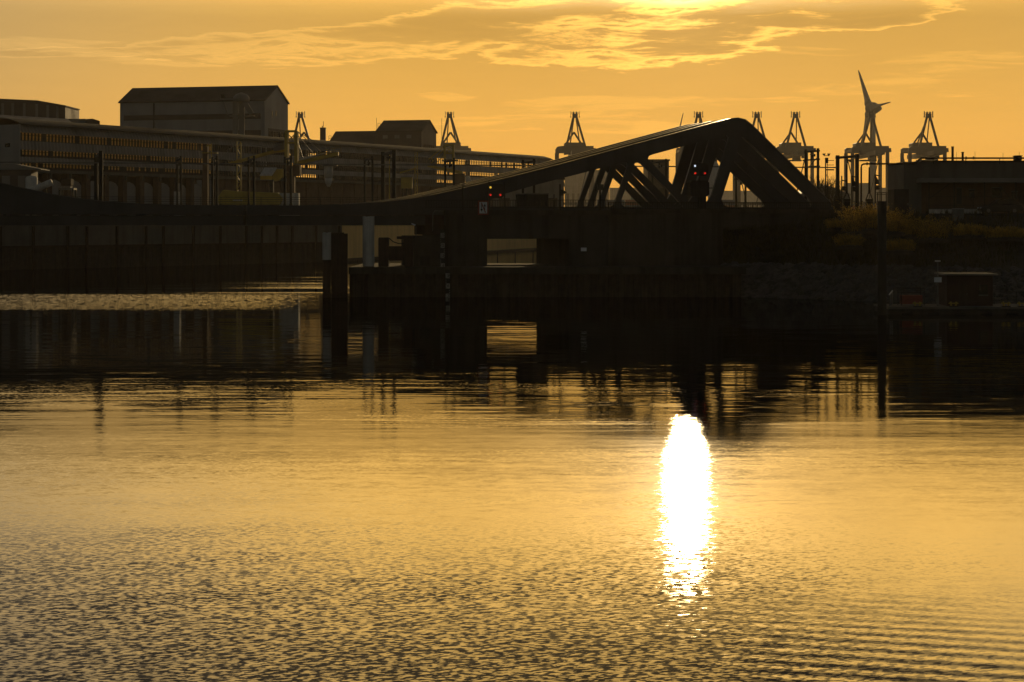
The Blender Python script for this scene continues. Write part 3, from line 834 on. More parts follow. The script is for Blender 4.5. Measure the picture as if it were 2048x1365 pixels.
MB().beam(P(830.5, 451, 199), P(823, 447.5, 199), .30, .16, .2, .1).build('lamp_head', M['signwhite'], lp)
# ------------------------------------------------------------------ right yard: portals, barriers, control building
YZ = 8.25
p = portal(1636, 297, .27, 'lattice overhead line gantry with three cross bars beside the foot of the big diagonal', t0=16.0, t1=19.6, base=YZ)
s, zt = bsz(1636, 297, 16.0)
mb = MB().frame(BM)
for dz in (1.25, 2.05): mb.beam((s, 15.6, zt - dz), (s, 20.4, zt - dz), .16)
mb.beam((s, 15.9, zt - .9), (s, 18.6, zt - 2.0), .06)
each(mb, 'bracing_bar', M['steel'], p)
p = portal(1714, 308, .40, 'thick dark portal frame between the lattice gantry and the control building', t0=15.4, t1=20.9, base=YZ - .3, lamp=True)
cm = thing('camera_mast', 'slim twin pole mast with two floodlight cameras on top between the right portals', 'mast', P(1653, 447, 222))
d = 222
for px, yt in ((1651.3, 316), (1655, 365)):
    MB().beam((PX(px, d), d, YZ), (PX(px, d), d, PZ(yt, d)), .13).build('pole', M['steel'], cm)
MB().box(PX(1651.5, d), PX(1656, d), d - .2, d + .2, PZ(327, d), PZ(316, d)).build('control_box', M['black'], cm)
for a, b in ((1646, 1651.5), (1655.5, 1661)):
    MB().prism([P(a, 307.5, d), P(b, 307.5, d), P((a + b) / 2 + 1, 311, d), P((a + b) / 2 - 1, 311, d)], (0, .5, 0)).build('floodlight', M['black'], cm)
MB().beam(P(1648, 312, d), P(1659, 312, d), .07).build('cross_arm', M['steel'], cm)
mb = MB()
for y_ in (321.5, 330.5): mb.beam(P(1654, y_, d), P(1668, y_, d), .06)
mb.beam(P(1652, 340, d), P(1668, 340, d), .14)
each(mb, 'tie_bar', M['steel'], cm)
mb = MB().beam(P(1655, 316, d), P(1655, 365, d), .05)
for k in range(14): mb.beam(P(1653.3, 319 + k * 3.4, d), P(1655.6, 319 + k * 3.4, d), .04)
mb.build('ladder', M['steel'], cm)
def barrier(px, ytop, d, label, lean=0.0):
    g = thing('crossing_barrier', label, 'barrier', (PX(px, d), d, YZ), 'raised road barriers')
    zt, zb = PZ(ytop, d), PZ(388, d)
    x = PX(px, d)
    MB().beam((x, d, zb), (x + lean, d, zt), .22, .16, .13, .1).build('boom', M['steel'], g)
    cw = MB()
    for q in (-1, 1): cw.prism([(x + q * .05, d - .12, zb + .1), (x + q * .12, d - .12, zb + .1), (x + q * .40, d - .12, PZ(399, d)), (x + q * .30, d - .12, PZ(399, d))], (0, .24, 0))
    cw.box(x - .40, x + .40, d - .2, d + .2, PZ(403, d), PZ(398.5, d))
    cw.build('counterweight', M['steel'], g)
    MB().box(x - .36, x + .36, d - .35, d + .35, YZ - .3, PZ(403.2, d)).build('pedestal', M['steel'], g, bevel=.04)
barrier(1693.5, 329, 217, 'tallest raised road barrier, framed inside the thick right portal')
barrier(1674, 346, 219, 'raised road barrier partly hidden behind the left leg of the thick right portal')
barrier(1738.5, 335, 221, 'raised road barrier standing right of the thick portal behind the bushes')
def tlight(px, ytop, heads, d, label, flag):
    g = thing('traffic_light', label, 'traffic light', (PX(px, d), d, YZ), 'road traffic lights')
    x = PX(px, d)
    MB().tube((x, d, YZ), (x, d, PZ(ytop, d)), .065, n=8).build('pole', M['steel'], g)
    hd = MB().box(x + .06, x + .32, d - .18, d + .18, PZ(heads + 9, d), PZ(heads, d)).build('signal_head', M['black'], g)
    for k in (0, 1):
        z = PZ(heads + 1 + k * 4.6, d)
        MB().prism([(x + .32, d - .14, z), (x + .56, d - .14, z - .02), (x + .32, d - .14, z - .22)], (0, .28, 0)).build('visor', M['black'], hd)
    if flag: MB().prism([(x, d - .03, PZ(ytop + .5, d)), (x + .4, d - .03, PZ(heads - 8, d)), (x + .4, d - .03, PZ(heads - 2, d)), (x, d - .03, PZ(heads - 2, d))], (0, .06, 0)).build('side_panel', M['black'], g)
    MB().beam((x + .02, d, PZ(ytop + (1 if flag else 9), d)), (x + .5, d, PZ(ytop + (3 if flag else 11), d)), .12).build('camera_arm', M['steel'], g)
tlight(1683.5, 352, 373, 212, 'left road traffic light seen side on, left of the tallest barrier boom', False)
tlight(1703.8, 352, 374.5, 213, 'road traffic light seen side on against the right leg of the thick portal', True)
tlight(1750.5, 349.5, 371, 214, 'road traffic light seen side on nearest the control building, above the bushes', True)
f = thing('yard_fence', 'light pipe fence between the portal and the bushes', 'fence', P(1690, 428, 211))
mb = MB(); pipe_rail(mb, (PX(1664, 211), 211, YZ), (PX(1760, 212), 212, YZ), 1.25, 3, 1.9); mb.build('fence_bars', M['steel'], f)
f = thing('gate_frame', 'light pipe gate frame seen beside the barrier on the right', 'gate', P(1762, 428, 216))
mb = MB()
for px in (1755, 1763, 1773): mb.beam((PX(px, 216), 216, YZ), (PX(px, 216), 216, PZ(385, 216)), .09)
mb.beam(P(1753, 386, 216), P(1775, 386, 216), .1); mb.beam(P(1753, 389.5, 216), P(1775, 389.5, 216), .07)
mb.build('frame', M['steel'], f)

d = 210.0
cbld = thing('control_building', 'low flat roofed control building with a dark canopy at the right edge', 'building', (PX(1930, d), d + 4, YZ))
zr, zr2, zc0, zc1 = PZ(321.5, d), PZ(326.5, d), PZ(366, d), PZ(357.5, d)
xl, xm, xr = PX(1807.5, d), PX(1843, d), PX(2180, d)
MB().box(xl, xm, d, d + 9, YZ - .5, zr2).build('side_wing', M['concrete_pale'], cbld)
MB().box(xm + .003, xr, d + .15, d + 12, zc1 + .003, zr - .18).build('upper_wall', M['concrete_pale'], cbld)
MB().box(xl - .12, xm - .003, d - .12, d + 9.1, zr2 + .003, zr2 + .12).build('wing_roof', M['roof'], cbld)
MB().box(xm - .05, xr, d, d + 12.1, zr - .177, zr).build('roof_edge', M['roof'], cbld)
MB().box(PX(1832, d), xr, d - 2.2, d + 12, zc0, zc1).build('canopy', M['sheet'], cbld)
MB().box(xm + .003, xr, d + 1.4, d + 12, YZ - .5, zc0 - .003).build('lower_wall', M['brick'], cbld)
for a, b, ya, yb, nm in ((1919, 1929, 377, 408, 'door'), (1944, 1955, 380, 396, 'window'), (2030, 2041, 384, 400, 'window'), (1990, 2010, 376, 396, 'window')):
    wd = MB().box(PX(a, d), PX(b, d), d + 1.33, d + 1.398, PZ(yb, d), PZ(ya, d)).build(nm, M['glass'] if nm == 'window' else M['black'], cbld)
    MB().box(PX(a, d) - .07, PX(b, d) + .07, d + 1.30, d + 1.327, PZ(ya, d) + .01, PZ(ya, d) + .1).build('frame' if nm == 'window' else 'lintel', M['galv'], wd)
mb = MB()
for px in (1850, 1900, 1960, 2022): mb.beam((PX(px, d), d - 2.0, YZ - .4), (PX(px, d), d - 2.0, zc0 - .003), .1)
for a, b in ((1848, 1892), (1990, 2012)): mb.beam((PX(a, d), d - 2.0, PZ(400 if a < 1900 else 372, d)), (PX(b, d), d - 2.0, PZ(368 if a < 1900 else 400, d)), .06)
each(mb, 'canopy_post', M['steel'], cbld)
mb = MB(); pipe_rail(mb, (PX(1845, d), d - 2.2, YZ), (PX(2120, d), d - 2.2, YZ), 1.75, 2, 2.6, .02); mb.build('balustrade', M['steel'], cbld)
pp = thing('roof_pipe', 'dark pipeline crossing the roof, stepping down and dropping behind the portal', 'pipe', P(1880, 330, d - .5))
q = [(1722.5, 420), (1722.5, 336), (1723.5, 330.5), (1727, 328.6), (1732, 328.2), (1826, 328.2), (1832, 327.2), (1835.5, 324), (1838, 319.5), (1842, 317.2), (1848, 316.7), (2180, 316.7)]
MB().path([P(x, y, d - .6) for x, y in q], .092, 10).build('pipe_run', M['rust_dark'], pp, smooth=True)
mb = MB()
for px, y in ((1732, 328.2), (1840, 318.2), (1944.5, 316.7), (1929.5, 316.7), (2090, 316.7)): mb.beam((PX(px - .8, d), d - .6, PZ(y, d)), (PX(px + .8, d), d - .6, PZ(y, d)), .30)
each(mb, 'flange_ring', M['rust_dark'], pp)
mb = MB()
for px in (1865, 1929.5, 1997): mb.beam((PX(px, d), d - .5, zr - .4), (PX(px, d), d - .5, PZ(317, d)), .07)
each(mb, 'pipe_support', M['steel'], pp)
for px, yt, r, lab in ((1909, 294.5, .13, 'tall dark flue pipe on the control building roof'), (1929.3, 305.5, .12, 'short dark flue pipe on the control building roof')):
    g = thing('roof_flue', lab, 'flue', (PX(px, d), d + 1, zr))
    MB().tube((PX(px, d), d + .9, zr + .003), (PX(px, d), d + .9, PZ(yt, d)), r, n=12).build('flue_pipe', M['rust_dark'], g)
    MB().tube((PX(px, d), d + .9, PZ(yt, d) + .003), (PX(px, d), d + .9, PZ(yt, d) + .09), r * 1.25, n=12).build('rim', M['rust_dark'], g)
g = thing('roof_unit', 'small dark ventilation box on the control building roof at the right edge', 'vent', (PX(2038, d), d + 1, zr))
MB().box(PX(2032, d), PX(2043, d), d - .2, d + 1.2, zr + .003, PZ(312.5, d)).build('casing', M['steel'], g, bevel=.03)
MB().box(PX(2031, d), PX(2044, d), d - .3, d + 1.3, PZ(312.5, d) + .003, PZ(311.3, d)).build('cover', M['steel'], g)
for px, yt in ((1913, 305), (1950, 303.5), (2006, 306), (2038.5, 304)):
    g = thing('lightning_rod', {1913: 'thin lightning rod just right of the tall flue', 1950: 'thin lightning rod right of the short flue on the roof', 2006: 'thin lightning rod left of the roof vent box', 2038.5: 'thin lightning rod rising behind the roof vent box'}[px], 'rod', (PX(px, d), d + 4, zr), 'lightning rods on the roof')
    MB().beam((PX(px, d + 4), d + 4, zr), (PX(px, d + 4), d + 4, PZ(yt, d + 4)), .03).build('rod', M['steel'], g)
g = thing('steel_container', 'dark steel container standing against the control building wing', 'container', (PX(1798, 206), 206, YZ))
MB().box(PX(1782.5, 206), PX(1812, 206), 204.5, 208, YZ, PZ(379.5, 206)).build('shell', M['steel'], g)
mb = MB()
for k in range(7): mb.box(PX(1783.5 + k * 4, 206), PX(1785 + k * 4, 206), 204.44, 204.497, YZ + .1, PZ(381, 206))
mb.build('rib', M['steel'], g)
MB().box(PX(1808, 206), PX(1813, 206), 204.40, 204.42, PZ(411.5, 206), PZ(407, 206)).build('notice_plate', M['galv'], g)
g = thing('low_wall', 'low pale concrete wall in front of the control building', 'wall', (PX(1910, 205), 205, YZ))
MB().box(PX(1859, 205), PX(1968, 205), 205, 205.3, YZ - 1, PZ(419, 205)).build('wall_body', M['white'], g)
MB().box(PX(1858, 205), PX(1969, 205), 204.93, 205.37, PZ(419, 205) + .003, PZ(419, 205) + .09).build('coping', M['concrete_pale'], g)
g = thing('utility_cabinet', 'pale utility cabinet in front of the low wall', 'cabinet', (PX(1917, 202), 202, YZ - .6))
MB().box(PX(1906.5, 202), PX(1928, 202), 202, 202.5, YZ - .9, PZ(418.5, 202)).build('casing', M['galv'], g, bevel=.02)
MB().box(PX(1906, 202), PX(1928.5, 202), 201.95, 202.55, PZ(418.5, 202) + .003, PZ(417.3, 202)).build('lid', M['white'], g)

# parked car, nose to the left
def car():
    d, x0, x1 = 202.5, PX(1962, 202.5), PX(2046, 202.5)
    g = thing('parked_car', 'dark parked car, nose left, with a glint on its sloping windscreen', 'car', ((x0 + x1) / 2, d, YZ - .05), None)
    L = x1 - x0; zb = YZ - .05; w = 1.75
    def Q(f, z): return (x0 + L * f, d, zb + z)
    MB().prism([Q(0, .32), Q(.01, .62), Q(.06, .76), Q(.25, .90), Q(.98, .95), Q(1, .6), Q(.99, .3), Q(.9, .22), Q(.08, .22)], (0, w, 0)).build('body', M['carpaint'], g, bevel=.06)
    MB().prism([tuple(Vector(q) + Vector((0, .1, 0))) for q in (Q(.25, .905), Q(.40, 1.36), Q(.50, 1.45), Q(.80, 1.42), Q(.97, .955))], (0, w - .2, 0)).build('cabin', M['glass'], g, bevel=.04)
    MB().prism([tuple(Vector(q) + Vector((0, .08, 0))) for q in (Q(.40, 1.385), Q(.50, 1.455), Q(.80, 1.43), Q(.83, 1.46), Q(.5, 1.50), Q(.39, 1.40))], (0, w - .16, 0)).build('roof', M['carpaint'], g)
    for f in (.18, .80):
        for yy in (d - .01, d + w - .2):
            wh = MB().tube((x0 + L * f, yy, zb + .31), (x0 + L * f, yy + .21, zb + .31), .31, n=18).build('wheel', M['rubber'], g)
            MB().tube((x0 + L * f, yy - .012, zb + .31), (x0 + L * f, yy - .003, zb + .31), .19, n=14).build('rim', M['galv'], wh)
    for yy in (.12, w - .4):
        MB().box(x0 - .01, x0 + .12, d + yy, d + yy + .28, zb + .55, zb + .68).build('headlight', M['signwhite'], g)
    MB().box(x0 + L * .28, x0 + L * .32, d - .16, d - .003, zb + .92, zb + 1.03).build('mirror', M['carpaint'], g)
car()

# ------------------------------------------------------------------ bushes on the bank
def bush(px, py, d, w, h, seed, label, name='bush'):
    rnd = random.Random(seed)
    base = P(px, py, d)
    g = thing(name, label, 'bush', base, 'bushes on the bank')
    st, vs, fs = MB(), [], []
    for k in range(int(30 * w)):
        a = rnd.random() * 6.283; r0 = rnd.random() ** .6 * w * .38
        root = base + Vector((math.cos(a) * r0, math.sin(a) * r0 * .7, -.2))
        hh = h * rnd.uniform(.5, 1.0) * (1 - .3 * (r0 / (w * .38)) ** 2)
        out = Vector((math.cos(a), math.sin(a), 0)) * rnd.uniform(.1, .55) * hh + Vector((rnd.uniform(-.25, .25), rnd.uniform(-.2, .2), 0)) * hh
        pts = [root + out * (t ** 1.4) + Vector((0, 0, hh * t * (1 - .12 * t))) for t in (0, .35, .7, 1)]
        for p, q in zip(pts, pts[1:]): st.beam(p, q, .022, .022, .012, .012)
        for m in range(int(52)):
            t = rnd.uniform(.15, 1.02)
            i = min(int(t * 3), 2); f = t * 3 - i
            c = pts[i].lerp(pts[i + 1], f) + Vector((rnd.gauss(0, .10), rnd.gauss(0, .10), rnd.gauss(0, .07)))
            dr = Vector((rnd.uniform(-1, 1), rnd.uniform(-1, 1), rnd.uniform(.1, 1.4))).normalized()
            sd = dr.cross(Vector((rnd.uniform(-1, 1), rnd.uniform(-1, 1), rnd.uniform(-1, 1)))).normalized()
            L, W = rnd.uniform(.09, .20), rnd.uniform(.014, .032)
            b = len(vs)
            vs += [c, c + dr * L * .5 + sd * W, c + dr * L, c + dr * L * .5 - sd * W]
            fs.append((b, b + 1, b + 2, b + 3))
    st.frame(Matrix.Translation(base)).lathe([(w * .4, -.45), (w * .36, -.1), (w * .1, .05), (.02, .08)], 12)
    st.build('stems', M['bark'], g)
    mb = MB(); mb.add(vs, fs); mb.build('foliage', M['leaf'], g)
bush(1722, 464, 199, 4.2, 3.7, 1, 'tall feathery bush left of the dark mooring pile, tips glowing gold')
bush(1742, 458, 197.5, 2.6, 3.2, 2, 'narrow feathery bush directly beside the dark mooring pile')
bush(1790, 464, 197, 2.9, 3.0, 3, 'feathery bush just right of the dark mooring pile')
bush(1822, 470, 197, 2.8, 2.2, 4, 'low sparse bush in front of the steel container')
bush(1866, 477, 196, 3.9, 3.0, 5, 'broad feathery bush below the low pale wall')
bush(1672, 455, 203, 2.6, 1.2, 6, 'small low bush at the abutment corner')
bush(1940, 470, 195, 4.2, 1.5, 7, 'wide dark low bush under the utility cabinet')
bush(2010, 474, 193, 4.6, 1.4, 8, 'wide dark low bush below the parked car')
bush(1700, 490, 195, 3.2, 1.5, 9, 'dark low bush half way down the slope')
bush(1800, 500, 191, 3.4, 1.4, 10, 'dark low bush on the slope below the glowing bushes')

# ------------------------------------------------------------------ pontoon on the right
d = 159.5
po = thing('landing_pontoon', 'flat floating landing pontoon along the right bank', 'pontoon', (PX(1900, d), d, 0))
xa, xb = PX(1777, d), PX(2230, d)
MB().box(xa, xb, d, d + 6.3, -.5, .42).build('hull', M['steel'], po, bevel=.05)
MB().box(xa - .05, xb, d - .06, d + 6.3, .423, .58).build('deck', M['concrete_pale'], po)
mb = MB()
for k in range(9): mb.tube((xa + 1 + k * 2.1, d - .1, .05), (xa + 1.9 + k * 2.1, d - .1, .05), .12, n=8)
each(mb, 'rubber_fender', M['rubber'], po)
mb = MB(); pipe_rail(mb, (PX(1988, d + 6), d + 6, .58), (PX(2210, d + 6), d + 6, .58), 1.0, 3, 1.8); mb.build('guard_rail', M['steel'], po)
g = thing('gangway_rail', 'pale slanted guard panel at the left end of the pontoon', 'railing', (PX(1780, d + 3), d + 3, .58))
MB().prism([P(1778.4, 616, d + .8), P(1778.4, 591, d + .8), P(1785, 582.5, d + 4.5), P(1785, 606, d + 4.5)], (.05, 0, 0)).build('panel', M['galv'], g)
MB().beam(P(1778.4, 590, d + .8), P(1785, 581.5, d + 4.5), .07).build('handrail', M['signwhite'], g)
sh = thing('pontoon_shed', 'small dark red boarded shed with an overhanging flat roof on the pontoon', 'shed', (PX(1940, d + 3), d + 3, .58))
xs, xe = PX(1894, d + 2.4), PX(1985.5, d + 2.4); zt = PZ(551, d + 2.4)
MB().box(xs, xe, d + 2.4, d + 5.6, .583, zt).build('walls', M['redclad'], sh)
MB().box(PX(1887, d + 2.4), PX(1993, d + 2.4), d + 1.8, d + 6, zt + .003, zt + .14).build('roof', M['sheet'], sh)
dr = MB().box(PX(1918, d + 2.4), PX(1936, d + 2.4), d + 2.34, d + 2.397, .6, 2.55).build('door', M['rust_dark'], sh)
MB().box(PX(1933, d + 2.4), PX(1934.5, d + 2.4), d + 2.28, d + 2.337, 1.5, 1.6).build('handle', M['galv'], dr)
wd = MB().box(PX(1958, d + 2.4), PX(1975, d + 2.4), d + 2.35, d + 2.397, 1.5, 2.3).build('window', M['glass'], sh)
MB().box(PX(1957, d + 2.4), PX(1976, d + 2.4), d + 2.3, d + 2.347, 1.40, 1.49).build('sill', M['galv'], wd)
lp = thing('pontoon_lamp', 'slim lamp post with a white information board on the pontoon', 'lamp', (PX(1875.5, d + 2), d + 2, .58))
xx = PX(1875.5, d + 2)
MB().tube((xx, d + 2, .58), (xx, d + 2, PZ(524, d + 2)), .06, .045, 10).build('pole', M['galv'], lp)
MB().tube((xx, d + 2, .583), (xx, d + 2, 1.5), .10, n=10).build('pole_base', M['galv'], lp)
MB().beam((xx - .2, d + 2, PZ(522.5, d + 2)), (xx + .2, d + 2, PZ(522.5, d + 2)), .3, .12).build('lamp_head', M['white'], lp)
bd = MB().box(PX(1868.5, d + 1.9), PX(1883, d + 1.9), d + 1.86, d + 1.92, PZ(565, d + 1.9), PZ(555, d + 1.9)).build('board', M['signwhite'], lp)
rk = thing('tender_frame', 'dark frame with a dark red box standing at the left of the pontoon', 'frame', (PX(1826, d + 3), d + 3, .58))
mb = MB(); xs, xe = PX(1801, d + 3.5), PX(1847, d + 3.5)
for x in (xs, xe):
    for yy in (d + 3.2, d + 4.6): mb.beam((x, yy, .58), (x, yy, PZ(577, d + 3.5)), .06)
for z in (PZ(577, d + 3.5), PZ(586, d + 3.5)): mb.beam((xs, d + 3.2, z), (xe, d + 3.2, z), .06); mb.beam((xs, d + 4.6, z), (xe, d + 4.6, z), .06)
mb.build('frame', M['steel'], rk)
MB().box(xs + .1, xe - .1, d + 3.4, d + 4.4, .68, PZ(591, d + 3.5)).build('box', M['signred'], rk, bevel=.03)
for px, lab in ((1835, 'yellow cross bollard at the pontoon edge in front of the red box'), (1907, 'yellow cross bollard at the pontoon edge in front of the shed'), (2012, 'yellow cross bollard at the pontoon edge right of the shed'), (2044, 'yellow cross bollard at the right edge of the picture')):
    x = PX(px, d + .6); yy = d + .6
    g = thing('mooring_bollard', lab, 'bollard', (x, yy, .58), 'bollards on the pontoon')
    MB().box(x - .32, x + .32, yy - .2, yy + .2, .583, .66).build('base_plate', M['steel'], g)
    each(MB().tube((x - .17, yy, .663), (x - .24, yy, .98), .075, n=10).tube((x + .17, yy, .663), (x + .24, yy, .98), .075, n=10), 'horn', M['yellow'], g)
    MB().tube((x - .38, yy, .86), (x + .38, yy, .86), .05, n=10).build('cross_bar', M['yellow'], g)
pile(1764, 403, 158.3, .355, M['steel'], 'tall solitary dark mooring pile at the left end of the pontoon')
# ------------------------------------------------------------------ far bank: quay wall
def quay_wall(segs, label, facing, ztop_sheet):
    g = thing('quay_wall', label, 'quay', (segs[0][0], segs[0][1], 0))
    for (a, b) in zip(segs, segs[1:]):
        up, lo, cap, st, wl = MB(), MB(), MB(), MB(), MB()
        a, b = Vector((*a, 0)), Vector((*b, 0)); e = (b - a).normalized(); nn = Vector((e.y, -e.x, 0))
        L = (b - a).length
        Mx = Matrix(((e.x, nn.x, 0, a.x), (e.y, nn.y, 0, a.y), (0, 0, 1, 0), (0, 0, 0, 1)))
        for m in (up, lo, cap, st, wl): m.frame(Mx)
        up.box(0, L, .02, .5, ztop_sheet, 6.75); cap.box(0, L, .01, .62, 6.753, 7.22)
        x, pts = 0, []
        while x < L:
            pts += [(x, .30), (x + .35, .12), (x + .8, .12), (x + 1.15, .30)]; x += 1.5
        n = len(pts)
        lo.add([(s, t, -3) for s, t in pts] + [(s, t, ztop_sheet - .01) for s, t in pts], [(i, i + 1, i + 1 + n, i + n) for i in range(n - 1)])
        wl.box(0, L, .3, .42, ztop_sheet - .3, ztop_sheet - .01)
        k = 2.0; rnd = random.Random(3)
        while k < L - 1:
            st.box(k, k + .36, .51, .80, -.5, 6.7); k += rnd.choice((3.4, 3.4, 3.7, 2.1)) * 1.9
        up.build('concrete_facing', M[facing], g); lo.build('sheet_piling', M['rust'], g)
        cap.build('capping_beam', M['concrete_pale'], g)
        if facing != 'glow_gold': each(st, 'fender_timber', M['rust_dark'], g)
        wl.build('waling', M['rust_dark'], g)
quay_wall(QUAY[1:4], 'long dark quay wall with concrete top and sheet piling, left of the thick dolphin', 'concrete_pale', 3.7)
quay_wall(QUAY[3:6], 'quay wall with golden light painted in, farther up the channel, glimpsed under the bridge and through the pier opening', 'glow_gold', .6)
for k, px in enumerate((995, 1030.5, 1066)):
    dd = 330
    g = thing('channel_stake', ('left', 'middle', 'right')[k] + ' of the thin stakes in the water seen through the pier opening', 'stake', (PX(px, dd), dd, 0), 'stakes behind the pier')
    MB().tube((PX(px, dd), dd, -3), (PX(px, dd), dd, PZ(503.5, dd)), .085, n=8).build('stake_pole', M['rust_dark'], g)
f = thing('quay_railing', 'long low railing on the far quay, seen above the bridge deck', 'railing', (-50, 331, 7.2))
mb = MB(); a, b = Vector((-110, 297, 7.2)), Vector((-32.6, 374, 7.2))
pipe_rail(mb, a, b, 1.7, 4, 2.4, .035); mb.build('rail_bars', M['galv'], f)

# ------------------------------------------------------------------ long slotted storage gallery
GA = Vector((PX(38, 400), 400, 0)); GE = Vector((.433, .9014, 0)); GN = Vector((.9014, -.433, 0))
GM = Matrix(((GE.x, GN.x, 0, GA.x), (GE.y, GN.y, 0, GA.y), (0, 0, 1, 0), (0, 0, 0, 1)))     # x along, y towards the water, z up
def gallery():
    L, W = 256.0, 11.0
    g = thing('storage_gallery', 'very long dark storage gallery with rows of bright see-through slots', 'building', GA + Vector((0, 0, 7.15)))
    rows = ((23.7, 25.3), (20.5, 21.9), (18.2, 19.3))
    bands = ((25.3, 27.0), (21.9, 23.7), (19.3, 20.5))
    mb = MB().frame(GM)
    for i, (z0, z1) in enumerate(bands):                       # corrugated cladding of the front
        n = int(L / .55); vs, fs = [], []
        for k in range(n + 1):
            x = L * k / n; y = .12 * (k % 2) + (0.25 if i == 0 else 0)
            vs += [(x, y - .0 + .35, z0), (x, y + (.1 if i else -.5), z1)]
        fs = [(2 * k, 2 * k + 2, 2 * k + 3, 2 * k + 1) for k in range(n)]
        mb.add(vs, fs)
    mb.build('front_cladding', M['sheet'], g)
    rnd = random.Random(5)
    mb = MB().frame(GM)
    for z0, z1 in rows:
        k = .3
        while k < L:
            mb.box(k, k + .52, .08, .13, z0 - .02, z1 + .02)
            if rnd.random() < .10: mb.box(k, k + 1.2, .07, .12, z0, z1)
            k += 1.08
        mb.box(0, L, .09, .12, (z0 + z1) / 2 + .3, (z0 + z1) / 2 + .40)
    mb.build('slot_mullion', M['steel'], g)
    mb = MB().frame(GM)
    for z0, z1 in ((26.6, 27.4), (22.9, 24.5), (20.2, 21.5), (17.5, 19.0)): mb.box(0, L, -W, -W + .15, z0, z1)
    mb.build('rear_wall', M['roof'], g)
    mb = MB().frame(GM)
    for z0, z1 in ((24.5, 26.6), (21.5, 22.9), (19.0, 20.2)): mb.box(0, 84, -W + .05, -W + .07, z0 + .003, z1 - .003)
    mb.build('rear_glazing', M['glazing'], g)
    mb = MB().frame(GM); vs = []
    prof = [(.75, 26.85), (-.2, 27.35), (-2.5, 28.0), (-5.5, 28.3), (-8.5, 28.0), (-W - .5, 27.2)]
    vs = [(x, y, z) for x in (-.3, L + .3) for y, z in prof] + [(x, y, z + .2) for x in (-.3, L + .3) for y, z in prof]
    n = len(prof); fs = []
    for i in range(n - 1): fs += [(i, i + 1, i + 1 + n, i + n), (2 * n + i, 3 * n + i, 3 * n + i + 1, 2 * n + i + 1)]
    fs += [(i, i + 2 * n, i + 1 + 2 * n, i + 1) for i in range(n - 1)] + [(i + n, i + 1 + n, i + 1 + 3 * n, i + 3 * n) for i in range(n - 1)]
    fs += [(0, n, 3 * n, 2 * n), (n - 1, 3 * n - 1, 4 * n - 1, 2 * n - 1)]
    mb.add(vs, fs); mb.build('roof', M['gallery_roof'], g)
    MB().frame(GM).box(-.4, -.15, -W, .5, 7.1, 26.9).build('end_wall', M['pale'], g)
    mb = MB().frame(GM); mb.box(-.45, -.41, -7, -5.6, 21, 24.4); mb.box(-.45, -.41, -3.2, -1.9, 22.4, 23.2); mb.build('end_window', M['glass'], g)
    MB().frame(GM).box(0, L, -W + .16, .6, 17.4, 18.0).build('floor_beam', M['concrete_pale'], g)
    MB().frame(GM).box(70, L, -1.2, -.6, 7.1, 17.39).build('lower_wall', M['brick'], g)
    MB().frame(GM).box(0, 69.9, -6.0, -5.6, 7.1, 17.39).build('bay_back_wall', M['dark_clad'], g)
    k = 3.0
    while k < 69:
        c = MB().frame(GM); c.box(k - .7, k + .7, -1.0, .3, 7.1, 17.39); c.build('column', M['brick'], g)
        pn = MB().frame(GM); pn.prism([(k + .9, -.9, 7.1), (k + 5.4, -.9, 7.1), (k + 5.4, -.9, 15.0), (k + 4.6, -.9, 15.7), (k + 3.1, -.9, 16.1), (k + 1.7, -.9, 15.7), (k + .9, -.9, 15.0)], (0, -.5, 0)); pn.build('bay_panel', M['pale'], g)
        b = MB().frame(GM); b.box(k - .15, k + .15, .31, .75, 16.3, 17.39); each(b, 'bracket', M['concrete_pale'], g)
        k += 6.3
    mb = MB().frame(GM)
    for k in range(30): mb.box(74 + k * 6, 74.4 + k * 6, -.59, -.4, 7.2, 17.3)
    each(mb, 'pilaster', M['brick'], g)
gallery()

# ------------------------------------------------------------------ tall halls behind the gallery
def hall(ctr_px, d, L, D, ze, zr, label, walls='pale', band=None, gable=None, hip=0.0):
    """gabled hall; front left corner at ctr_px/d, ridge parallel to the front"""
    e = Vector((.963, -.268, 0)); n = Vector((.268, .963, 0))
    a = Vector((PX(ctr_px, d), d, 0))
    Mx = Matrix(((e.x, n.x, 0, a.x), (e.y, n.y, 0, a.y), (0, 0, 1, 0), (0, 0, 0, 1)))
    g = thing('industrial_hall', label, 'hall', a + e * (L / 2) + n * (D / 2) + Vector((0, 0, 7.15)))
    MB().frame(Mx).prism([(0, 0, 7.1), (0, D, 7.1), (0, D, ze), (0, D / 2, zr), (0, 0, ze)], (L, 0, 0)).build('walls', M[walls], g)
    mb = MB().frame(Mx)
    for y0, y1, z0, z1 in ((-.4, D / 2, ze - .12, zr), (D + .4, D / 2, ze - .12, zr)):
        mb.add([(-.4, y0, z0 + .04), (L + .4, y0, z0 + .04), (L + .4, y1, z1 + .04), (-.4, y1, z1 + .04), (-.4, y0, z0 + .4), (L + .4, y0, z0 + .4), (L + .4, y1, z1 + .4), (-.4, y1, z1 + .4)],
               [(3, 2, 1, 0), (4, 5, 6, 7), (0, 1, 5, 4), (1, 2, 6, 5), (2, 3, 7, 6), (3, 0, 4, 7)])
    mb.build('roof', M['roof'], g)
    return g, Mx
def sw(s): return s * 1.2
ze, zr = 7.35 + 28.6 * 1.2, 7.35 + 32.35 * 1.2
g, Mx = hall(240, 576, 44.8, 17.5, ze, zr, 'tall pale clad hall with a dark horizontal band and dark gabled roof')
MB().frame(Mx).box(1.2, 43.6, -.12, -.004, PZ(240.5, 572), PZ(230, 572)).build('dark_band', M['dark_clad'], g)
MB().frame(Mx).box(1.2, 43.6, -.12, -.004, 20, PZ(263, 572)).build('plinth_band', M['dark_clad'], g)
